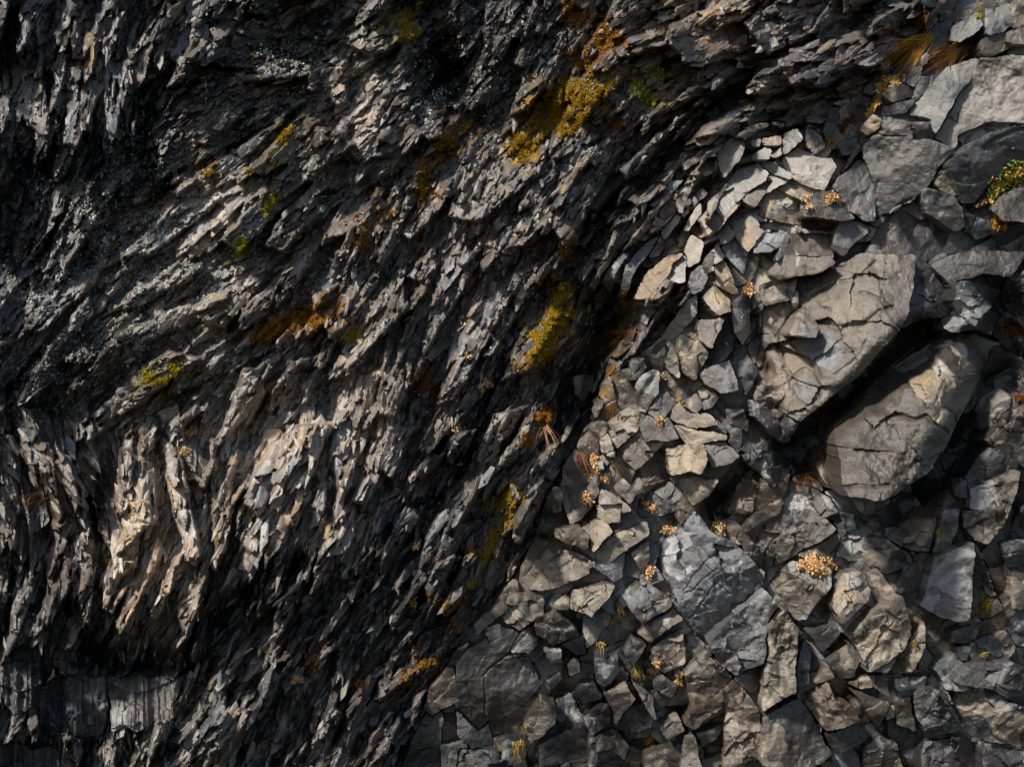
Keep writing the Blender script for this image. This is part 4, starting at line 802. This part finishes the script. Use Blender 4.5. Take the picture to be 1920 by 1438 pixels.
def rel(dx, dy):
    if abs(dx) > 2.2 * abs(dy): return 'left of' if dx < 0 else 'right of'
    if abs(dy) > 2.2 * abs(dx): return 'above' if dy < 0 else 'below'
    return ('above and left of' if dx < 0 else 'above and right of') if dy < 0 else ('below and left of' if dx < 0 else 'below and right of')
def mklabel(desc, x, y, need=False):
    if not need and desc not in used_labels: used_labels[desc] = 1; return desc
    near = sorted(LM, key=lambda l: (l[0] - x) ** 2 + (l[1] - y) ** 2)
    near = [l for l in near if (l[0] - x) ** 2 + (l[1] - y) ** 2 > 300]
    for i in range(6):
        for j in (None, 1, 2, 3, 4, 5):
            a = near[i]; s = f"{desc} {rel(x - a[0], y - a[1])} {a[2]}"
            if j and j > i: c = near[j]; s = f"{desc} between {a[2]} and {c[2]}"
            elif j: continue
            if len(s.split()) <= 16 and s not in used_labels: used_labels[s] = 1; return s
    return None
def uniq(opts, x, y, need=True):
    for d in opts:
        s = mklabel(d, x, y, need)
        if s: return s
    return opts[0]
famw = {'g': ['grey', 'slate-grey'], 'b': ['brown', 'brownish grey'], 't': ['tan', 'buff'], 'd': ['dark', 'near-black'], 'p': ['pale', 'cream-grey']}
allb.sort(key=lambda b: (not b['traced'], not inframe(*b['c']), -b['n']))
allb = [b for b in allb]
nb_things = 0; rest = []
for b in allb:
    if not b['traced'] and not inframe(*b['c']): rest.append(b); continue
    if nb_things >= 296: rest.append(b); continue
    o = build_block(b, 'rock_block'); nb_things += 1
    if b['traced']: lab = mklabel(b['look'], *b['c'], len(b['look'].split()) < 5) or uniq([b['look']], *b['c'])
    else:
        jj, ii = b['win']; m = LAB[jj, ii] == b['id']; ww = np.ptp(PX[jj, ii][m]); hh = np.ptp(PY[jj, ii][m])
        sh = 'upright' if hh > 1.35 * ww else 'flat-lying' if ww > 1.35 * hh else 'squarish'; sz = 'small' if b['n'] < 350 else 'medium'
        lab = uniq([f"{sz} {sh} {famw[b['fam']][0]} stone", f"{sz} angular {famw[b['fam']][0]} {sh} stone", f"{sz} wedged {famw[b['fam']][1]} {sh} stone", f"{sh} {famw[b['fam']][1]} chip", f"wedged {famw[b['fam']][1]} chip"], *b['c'])
    tag(o, lab, 'rock', 'angular basalt blocks of the cliff')
geo = [build_block(b, '', raw=True) for b in rest]; off = 0; qs, ts = [], []
for V, q, c_, t in geo: qs.append(q + off); ts.append(t + off); off += len(V)
tag(link_mesh('small_rocks', np.concatenate([g[0] for g in geo]), [np.concatenate(qs), np.concatenate(ts)], np.concatenate([g[2] for g in geo]), M_block, smooth=32), 'small wedged stones filling the joints of the cliff', 'rocks', kind='stuff')
#@SHARDS
# ------------------------------------------------------------------ loose shards standing proud of the cliff
blockmask = inside(RB, PX, PY)
def shard_geo(r, cx, cy, ln, el, th, tone):
    n = r.integers(4, 7); an = np.sort(r.uniform(0, 2 * math.pi, n)) ; an = an + np.linspace(0, 2 * math.pi, n, endpoint=False) * 1.0; an = np.linspace(0, 2 * math.pi, n, endpoint=False) + r.uniform(-.35, .35, n)
    l = ln / 2; wd = max(l / el, 3); rr = r.uniform(.75, 1.1, n); a = np.cos(an) * l * rr; b = np.sin(an) * wd * rr
    b = b * (1 - r.uniform(-.2, .35) * a / l)                                       # taper to the lower tip
    ca, sa = math.cos(th), -math.sin(th)
    if sa < 0: ca, sa = -ca, -sa
    h0 = float(hat(cx, cy)[0]); ga = r.normal(.34, .2); gb = r.normal(0, .35); t = r.uniform(.25, .6) * wd / S + .015
    x = cx + a * ca - b * sa; y = cy + a * sa + b * ca
    hf = h0 + (ga * a + gb * b) / S + .010
    m = len(a); ra = r.uniform(-.35, .25) * l; rb = r.uniform(-.3, .3) * wd; pk = h0 + (ga * ra + gb * rb) / S + .012 + r.uniform(.05, .28) * wd / S
    r2a = ra + .45 * l; r2b = rb * .6
    P0 = world_pt(x, y, hf); P1 = world_pt(x + r.normal(0, 1), y - 1, hf - t)
    C0 = world_pt(np.array([cx + ra * ca - rb * sa]), np.array([cy + ra * sa + rb * ca]), np.array([pk])); C1 = world_pt(np.array([cx]), np.array([cy]), np.array([h0 - t]))
    V = np.concatenate([P0, P1, C0, C1]); i = np.arange(m); j = (i + 1) % m
    tri = np.concatenate([np.stack([i, j, np.full(m, 2 * m)], -1)[:, ::-1], np.stack([m + i, m + j, np.full(m, 2 * m + 1)], -1)]); quad = np.stack([i, m + i, m + j, j], -1)[:, ::-1]
    return V, tri, quad
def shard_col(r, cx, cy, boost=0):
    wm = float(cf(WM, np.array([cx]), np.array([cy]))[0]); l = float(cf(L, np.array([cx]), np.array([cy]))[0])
    c = (cool + (warm - cool) * wm) * np.clip(.3 + .235 * l + r.normal(0, .22) + boost, .2, 2.2); return c * (1 + .08 * r.normal() * np.array([1, .1, -1]))  # l carries local light and shade into the shard's stone colour
r = np.random.default_rng(5)
N = 9000; sx = r.uniform(-140, 2060, N); sy = r.uniform(-120, 1560, N)
keep = bil(isb.astype(float), sx, sy, X0, Y0, STEP) < .01; keep &= ~inside(SZ, sx, sy); sx, sy = sx[keep], sy[keep]
sth = flow(sx, sy) + r.normal(0, .24, len(sx)); sln = cf(FLn, sx, sy) * np.clip(np.exp(r.normal(-.95, .42, len(sx))), .16, 1.2); sel_ = cf(FEl, sx, sy) * r.uniform(.9, 1.7, len(sx))
order = np.argsort(-sln * (inframe_ := ((sx > 5) & (sx < 1915) & (sy > 5) & (sy < 1433))))
big = []; 
for i in order:
    if len(big) >= 270: break
    if all((sx[i] - sx[k]) ** 2 + (sy[i] - sy[k]) ** 2 > 46 ** 2 for k in big): big.append(i)
bigs = set(big)
Vs, Ts, Qs, Cs, off = [], [], [], [], 0
for i in range(len(sx)):
    if i in bigs: continue
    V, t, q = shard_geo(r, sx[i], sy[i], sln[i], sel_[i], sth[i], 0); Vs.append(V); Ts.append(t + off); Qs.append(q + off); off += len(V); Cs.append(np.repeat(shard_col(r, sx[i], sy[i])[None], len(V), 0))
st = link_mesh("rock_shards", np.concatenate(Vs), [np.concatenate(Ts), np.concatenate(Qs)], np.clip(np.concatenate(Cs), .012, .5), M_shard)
tag(st, 'countless thin slate shards bristling from the cliff', 'shards', kind='stuff')
for i in sorted(big, key=lambda k: (sy[k], sx[k])):
    V, t, q = shard_geo(r, sx[i], sy[i], sln[i] * 1.1, sel_[i], sth[i], 0); c = shard_col(r, sx[i], sy[i], .15)
    o = link_mesh("rock_shard", V, [t, q], np.clip(c, .012, .5)[None].repeat(len(V), 0), M_shard, loc=V.mean(0))
    lum = c.mean(); tn = 'pale' if lum > .2 else 'grey' if lum > .13 else 'dark'; wm = 'tan' if c[0] > c[2] * 1.25 and lum > .12 else tn
    ang = math.degrees(sth[i]) % 180; dr = 'upright' if 68 < ang < 112 else 'slanting' if 30 < ang < 150 else 'flat-lying'; sz = 'long' if sln[i] > 70 else 'thin'
    tag(o, uniq([f"{sz} {wm} {dr} shard", f"{sz} {tn} {dr} slate sliver", f"narrow {wm} {dr} slate blade", f"{wm} {dr} slate chip", f"pointed {tn} {dr} shard"], sx[i], sy[i]), 'rock shard', 'larger slate shards standing out of the cliff')
#@PLANTS
# ------------------------------------------------------------------ moss, lichen and dried plants
def tuft(r, c, size, ca, cb, nb):
    """a small cushion of short blades round a knobbly heart"""
    V, C, F = [], [], []; k = 0
    mix = r.random(); col = np.array(ca) * (1 - mix) + np.array(cb) * mix
    for i in range(nb):
        d = r.normal(0, 1, 3); d[1] = -abs(d[1]) - .4; d /= np.linalg.norm(d); s = np.cross(d, r.normal(0, 1, 3)); s /= np.linalg.norm(s) + 1e-6
        base = c + r.normal(0, size * .35, 3) * (1, .5, 1); lw = size * r.uniform(.16, .3); le = size * r.uniform(.5, 1.0)
        V += [base - s * lw, base + s * lw, base + d * le]; F.append((k, k + 1, k + 2)); k += 3; cc = col * r.uniform(.55, 1.4); C += [cc, cc, cc]
    return V, F, C
MO2 = []
for lab, strokes, ca, cb, dens in MO:                     # cushions that do not touch are things of their own
    cl = []
    for s in strokes:
        hit = [c for c in cl if any(min(math.hypot(s[i] - q[j], s[i + 1] - q[j + 1]) for i in (0, 2) for j in (0, 2)) < 1.6 * (s[4] + q[4]) + 6 for q in c)]
        if hit:
            hit[0].append(s)
            for h_ in hit[1:]: hit[0].extend(h_); cl.remove(h_)
        else: cl.append([s])
    cn = {OC: 'ochre', YE: 'yellow', OL: 'olive', RU: 'rusty', RD: 'dark red'}[ca]
    for i, c in enumerate(cl): MO2.append((lab if len(cl) == 1 else uniq([f"small {cn} moss scrap", f"thin {cn} moss patch"], c[0][0], c[0][1]) if i else lab, c, ca, cb, dens))
for lab, strokes, ca, cb, dens in MO2:
    V, F, C = [], [], []; k = 0; r = np.random.default_rng(abs(int(strokes[0][0] * 31 + strokes[0][1])))
    for (x0, y0, x1, y1, wd) in strokes:
        wd *= 1.25; ln = math.hypot(x1 - x0, y1 - y0); n = int((ln + 2 * wd) * 2 * wd / 5 * dens)
        for _ in range(n):
            t = r.uniform(-.12, 1.12); x = x0 + (x1 - x0) * t + r.normal(0, wd * .5); y = y0 + (y1 - y0) * t + r.normal(0, wd * .5)
            if float(fbm(np.array([x]), np.array([y]), 16, 2, 3)[0]) < -.10 / dens: continue
            h = float(hat(x, y)[0]); c = world_pt(np.array([x]), np.array([y]), np.array([h + .008]))[0]
            v, f, cc = tuft(r, c, r.uniform(.011, .023), ca, cb, 14); V += v; C += cc; F += [(a + k, b + k, d + k) for a, b, d in f]; k += len(v)
    if len(V) < 30: continue
    V = np.array(V); o = link_mesh("moss_patch", V, [np.array(F)], np.array(C), M_moss, loc=V.mean(0)); tag(o, lab, 'moss', 'moss patches on the cliff')
# lichen crumbs
LI = """480 40 20 .6|500 100 30 .8|440 150 20 .5|400 100 20 .4|380 160 26 .6|790 200 22 1.6|800 230 16 1|820 180 20 .8|560 120 60 .5|250 270 40 .7|120 250 30 .6|230 300 20 1|300 300 40 .5|180 420 30 1.3|150 370 30 .8|100 350 40 .4|350 520 60 .9|290 520 40 .9|120 520 40 1.3|60 560 50 .8
140 640 50 .8|110 700 30 .8|260 560 60 .7|200 460 60 .7|260 650 30 1|420 660 30 .4|60 700 40 .6|400 540 40 .7|260 540 20 1|300 440 60 .4|600 340 60 .2|40 250 60 .3|780 100 80 .12|900 300 200 .05|900 150 150 .05|1000 550 200 .04|600 800 300 .03|280 420 120 .3|1395 590 8 1.5|1390 680 8 1|1380 520 15 .5"""
V, F, C = [], [], []; k = 0; r = np.random.default_rng(3)
for s in LI.replace('\n', '|').split('|'):
    x0, y0, rad, dn = (float(v) for v in s.split()); n = int(rad * rad * dn * .10) + 3
    for _ in range(n):
        th = r.uniform(0, 6.28); q = rad * abs(r.normal(0, .8)); x, y = x0 + q * math.cos(th), y0 + q * math.sin(th) * 1.2
        h = float(hat(x, y)[0]); c = world_pt(np.array([x]), np.array([y]), np.array([h + .008]))[0]; sz = r.uniform(.004, .010) * (1 + (r.random() < .1)); m = 5; col = np.array([(.5, .55, .5), (.6, .6, .52), (.34, .42, .4)][r.integers(3)]) * r.uniform(.6, 1.1)
        tl = r.normal(0, .5, 2)
        for q in range(m):
            a = q * 6.28 / m; rr = sz * r.uniform(.5, 1.3); V.append(c + (rr * math.cos(a), -.002 + tl[0] * rr * math.cos(a) * .5, rr * math.sin(a) * 1.3)); C.append(col)
        V.append(c + (0, -sz * .8, 0)); C.append(col * 1.05); F += [(k + q, k + m, k + (q + 1) % m)[::-1] for q in range(m)]; k += m + 1
o = link_mesh("lichen_crust", np.array(V), [np.array(F)], np.array(C), M_lichen); tag(o, 'pale mint lichen crumbs sprinkled over the dark upper left shards', 'lichen', kind='stuff')

class MB:
    def __init__(s): s.V = []; s.F = []; s.C = []
    def tube(s, P, r0, r1, col, n=5):
        P = [np.array(p, float) for p in P]; k = len(s.V); m = len(P)
        for i, p in enumerate(P):
            d = P[min(i + 1, m - 1)] - P[max(i - 1, 0)]; d /= np.linalg.norm(d) + 1e-9; a = np.cross(d, (0, 1, .1)); a /= np.linalg.norm(a) + 1e-9; b = np.cross(d, a); rr = r0 + (r1 - r0) * i / (m - 1)
            for q in range(n): s.V.append(p + rr * (a * math.cos(q * 6.283 / n) + b * math.sin(q * 6.283 / n))); s.C.append(col)
        for i in range(m - 1):
            for q in range(n): A = k + i * n + q; B = k + i * n + (q + 1) % n; s.F += [(A, B, B + n), (A, B + n, A + n)]
    def floret(s, c, sz, col, r):
        for _ in range(3):
            d = r.normal(0, 1, 3); d[1] -= .5; d /= np.linalg.norm(d); e = np.cross(d, r.normal(0, 1, 3)); e /= np.linalg.norm(e) + 1e-9; k = len(s.V); cc = np.array(col) * r.uniform(.7, 1.25)
            s.V += [c, c + d * sz * .55 + e * sz * .38, c + d * sz, c + d * sz * .55 - e * sz * .38 + np.cross(d, e) * sz * .15]; s.C += [cc] * 4; s.F += [(k, k + 1, k + 2), (k, k + 2, k + 3)]
    def build(s, name, mat, parent): return link_mesh(name, np.array(s.V), [np.array(s.F)], np.clip(np.array(s.C), 0, .9), mat, parent=parent, loc=np.array(s.V).mean(0))
def empty(name, loc):
    o = bpy.data.objects.new(name, None); scene.collection.objects.link(o); o.location = [float(v) for v in loc]; o.empty_display_size = .05; return o
def at(x, y, dh=0.): return world_pt(np.array([float(x)]), np.array([float(y)]), hat(x, y) + dh)[0]
PK = (.95, .55, .28); PT = (.78, .54, .28); GO = (.60, .33, .06); BR = (.16, .09, .05)
PL = [  # x, y, half-width px, half-height px, florets, colour, label
 (1532, 1058, 30, 16, 330, PK, 'big peach-orange dried plant cushion on the brown stone'),
 (1115, 870, 9, 26, 130, PK, 'tall pinkish dried plant spike among the grey plates'),
 (1130, 895, 12, 8, 45, PK, 'small orange dried plant right under the tall pinkish spike'),
 (1100, 935, 10, 10, 40, PK, 'orange plant sprig on the curved tan stone top'),
 (1560, 373, 12, 11, 80, PK, 'peach dried plant on the brown ledge over the slot'),
 (1513, 378, 8, 12, 34, PK, 'small peach sprig left of the ledge plant'),
 (1555, 262, 6, 5, 22, GO, 'tiny amber plant above the grey plates'),
 (1253, 990, 12, 12, 70, PK, 'peach dried plant in the crack beside the swirl-marked slab'),
 (1350, 990, 15, 15, 90, PT, 'straw-coloured dried plant above the grey cracked slab'),
 (1219, 1073, 7, 12, 60, PK, 'orange dried plant left of the swirl-marked slab'),
 (1168, 1148, 6, 13, 50, PK, 'orange dried plant beside the heart-stained stone'),
 (1225, 1256, 12, 16, 60, PK, 'branching peach sprig on the warm grey stone'),
 (1272, 1270, 6, 11, 36, PK, 'narrow orange sprig at the crack of the corner stone'),
 (1218, 1390, 5, 11, 30, GO, 'small golden sprig near the bottom edge'),
 (1220, 948, 10, 10, 36, PK, 'loose orange sprig on the tan plates'),
 (1400, 545, 11, 13, 44, PK, 'orange dried plant in the crack left of the huge boulder'),
 (1236, 790, 5, 6, 20, PK, 'peach flower head at the foot of a dry stalk'),
 (1240, 706, 4, 5, 14, PT, 'tiny straw flower head at the top of a dry stalk'),
 (1272, 754, 7, 5, 16, PK, 'pale peach sprig beside the brown hooked ledge'),
 (858, 805, 9, 7, 50, PK, 'pink dried plant on the dark middle shards'),
 (910, 722, 11, 9, 36, PK, 'loose pinkish plant right of the dark red moss'),
 (358, 812, 10, 10, 56, PK, 'pink dried plant on the shards above the tan bulge'),
 (350, 846, 12, 4, 26, PT, 'flat pale plant scrap below the pink plant'),
 (302, 866, 13, 9, 50, PK, 'orange dried plant crowning the tan bulge'),
 (558, 1268, 11, 13, 90, PK, 'lone tan dried plant on the lower dark shards'),
 (783, 1023, 12, 5, 26, PK, 'small orange plant scrap on the shaded shards'),
 (775, 1135, 7, 10, 24, GO, 'dim golden sprig on the shaded lower shards'),
 (880, 662, 7, 4, 16, PT, 'tiny straw tuft on the dark wall left of the cleft'),
 (1870, 421, 16, 9, 60, GO, 'golden plant tuft at the right edge beside the rough block'),
 (1665, 125, 14, 9, 44, PK, 'peach plant scrap above the trailing moss'),
]
for (x, y, hw, hh, n, col, lab) in PL:
    r = np.random.default_rng(int(x * 7 + y)); root = empty("dried_plant", at(x, y)); tag(root, lab, 'dried plant', 'small dried plants rooted in the cracks'); base = at(x, y - hh * .2, 0.0)
    sb, fb = MB(), MB(); heads = []
    for q in range(max(4, n // 12)):
        a = r.uniform(0, 6.28); rr = math.sqrt(r.random()); tx, ty = x + hw * rr * math.cos(a), y + hh * rr * math.sin(a); p = at(tx, ty, .02 + .03 * (1 - rr) * hw / 12); mid = (base + p) / 2 + (0, -.02, .01); sb.tube([base, mid, p], .0022, .0012, BR, 4); heads.append(p)
    for q in range(int(n * 2)):
        p = heads[r.integers(len(heads))] + r.normal(0, .010 + .0004 * hw, 3); fb.floret(p, r.uniform(.018, .031), np.array(col) * r.uniform(.8, 1.2), r)
    sb.build("stem", M_plant, root); fb.build("flower_head", M_plant, root)
# dry stalk
root = empty("dry_stalk", at(1236, 776)); tag(root, 'thin dark vertical stalk on the flat grey slab', 'dry stalk'); sb = MB(); sb.tube([at(1240, 708, .02), at(1239, 740, .03), at(1236, 776, .02)], .004, .003, (.05, .04, .035)); sb.build("stem", M_plant, root)
# trailing and tufted vegetation of the upper right
def blades(name, x, y, dirx, diry, ln, spread, n, col, lab, cat, wdt=.005):
    r = np.random.default_rng(int(x + y)); root = empty(name, at(x, y)); tag(root, lab, cat); mb = MB()
    for i in range(n):
        sx_, sy_ = x + r.normal(0, spread * .6), y + r.normal(0, spread * .4); L_ = ln * r.uniform(.5, 1.1); jx, jy = dirx + r.normal(0, .22), diry + r.normal(0, .22)
        P = [at(sx_, sy_, .04), at(sx_, sy_, .05) + np.array((jx, 0, -jy)) * L_ * .45 / S, None]; ex, ey = sx_ + jx * L_, sy_ + jy * L_ + L_ * .08; P[2] = at(ex, ey, .05); P[1] = (P[0] + P[2]) / 2 + (r.normal(0, .01), -.035, .012); mb.tube(P, wdt, wdt * .3, np.array(col) * r.uniform(.55, 1.3), 3)
    mb.build("blade", M_plant, root)
blades("grass_tuft", 1735, 72, -.85, .62, 62, 12, 210, GO, 'drooping golden grass mat on the upper right ledge', 'grass')
blades("grass_tuft", 1795, 92, -.85, .45, 44, 14, 170, (.58, .26, .07), 'rusty orange grass tuft right of the golden mat', 'grass')
blades("grass_tuft", 1735, 28, -.25, .9, 30, 8, 50, (.34, .15, .05), 'thin rusty grass tuft hanging at the top right', 'grass')
blades("grass_tuft", 975, 1392, -.15, .95, 26, 8, 70, (.5, .36, .12), 'straw-yellow hanging grass tuft at the bottom', 'grass')
blades("grass_tuft", 985, 1365, .2, -.6, 20, 3, 14, (.5, .36, .12), 'few golden stems above the bottom grass tuft', 'grass')
blades("grass_tuft", 1052, 982, -.45, .9, 34, 10, 70, (.34, .24, .13), 'dull straw tuft hanging left of the hood stone', 'grass')
blades("grass_tuft", 1196, 1250, -.1, .9, 26, 6, 40, (.5, .36, .1), 'golden straw left of the branching peach sprig', 'grass')
blades("grass_tuft", 1127, 1205, .1, .9, 20, 5, 26, (.45, .3, .12), 'short hanging straw under the rough brown lump', 'grass')
blades("grass_tuft", 70, 930, -.8, .5, 50, 22, 34, (.5, .28, .1), 'thin orange straws lying on the bluish plates', 'grass', .0025)
blades("grass_tuft", 92, 870, .1, .9, 50, 26, 26, (.34, .24, .1), 'fine dark straw above the bluish plates', 'grass', .0022)
blades("grass_tuft", 196, 1056, .5, -.5, 16, 6, 30, (.45, .28, .08), 'small golden tuft beside the tan bulge', 'grass')
blades("grass_tuft", 1085, 850, .3, .9, 44, 6, 60, (.22, .1, .07), 'reddish brown hanging rootlets left of the pinkish spike', 'grass')
blades("grass_tuft", 1150, 868, .7, .5, 30, 5, 24, (.5, .36, .14), 'short yellow straw above the diamond plate', 'grass')
blades("grass_tuft", 1760, 985, .25, .9, 26, 4, 24, (.5, .36, .1), 'tiny golden tuft on the dark tilted slab', 'grass')
blades("grass_tuft", 1850, 1226, -.6, .1, 16, 5, 30, (.55, .45, .1), 'yellow moss-like tuft above the banded dark stone', 'grass')
blades("grass_tuft", 1715, 1200, -.1, .9, 22, 3, 10, (.4, .28, .1), 'single golden rootlet beside the banded brown slice', 'grass')
blades("grass_tuft", 1025, 800, .35, .8, 40, 8, 22, (.45, .24, .14), 'loose brown rootlets under the rusty moss knob', 'grass')
blades("grass_tuft", 1088, 575, -.1, .6, 22, 8, 18, (.3, .18, .12), 'dry rootlets over the black cleft', 'grass')
def strand(pt_list, w_, n, cols, name, lab, cat):
    r = np.random.default_rng(len(lab)); root = empty(name, at(*pt_list[0])); tag(root, lab, cat); sb, fb = MB(), MB(); sb.tube([at(a, b, .02) for a, b in pt_list], .004, .002, BR, 4)
    for _ in range(n):
        i = r.integers(len(pt_list) - 1); t = r.random(); k = 1 - .6 * (i + t) / (len(pt_list) - 1); a = np.array(pt_list[i]) * (1 - t) + np.array(pt_list[i + 1]) * t + r.normal(0, w_ * k * .5, 2); c = at(a[0], a[1], r.uniform(.05, .17)); fb.floret(c, r.uniform(.018, .032), np.array(cols[r.integers(len(cols))]), r)
    sb.build("stem", M_plant, root); fb.build("foliage", M_plant, root)
strand([(1688, 148), (1665, 150), (1650, 165), (1648, 185), (1640, 200), (1626, 218)], 9, 330, [(.72, .45, .12), (.6, .36, .08), (.75, .5, .2)], "trailing_plant", 'golden trailing plant curling down over a grey stone', 'trailing plant')
strand([(1925, 318), (1900, 330), (1880, 340), (1866, 360), (1858, 378)], 19, 620, [(.75, .46, .08), (.8, .58, .12), (.75, .5, .1), (.3, .46, .07), (.16, .36, .09)], "trailing_plant", 'green and gold leafy plant hanging at the right edge', 'trailing plant')
strand([(1856, 370), (1840, 382), (1828, 386)], 5, 40, [(.45, .3, .18), (.35, .2, .12)], "trailing_plant", 'dry brown wisp below the green and gold plant', 'trailing plant')
# twigs
if DBG:
    L_ = [(o.name, o.get('label'), o.get('group')) for o in scene.objects if o.get('label') and not o.parent]; print('DBG', len(L_), len(set(l[1] for l in L_)))
    for l in L_[::9]: print('DBG', l)
for P, lab in (([(1795, 92), (1812, 84), (1838, 76)], 'thin bent twig above the rusty orange grass'), ([(1700, 152), (1730, 150), (1752, 162)], 'dark twig lying right of the trailing plant'), ([(448, 1322), (455, 1312), (463, 1304)], 'tiny orange twig on the lower left shards')):
    root = empty("twig", at(*P[0])); tag(root, lab, 'twig'); sb = MB(); sb.tube([at(a, b, .03) for a, b in P], .004, .0018, (.2, .12, .08)); sb.build("stem", M_plant, root)
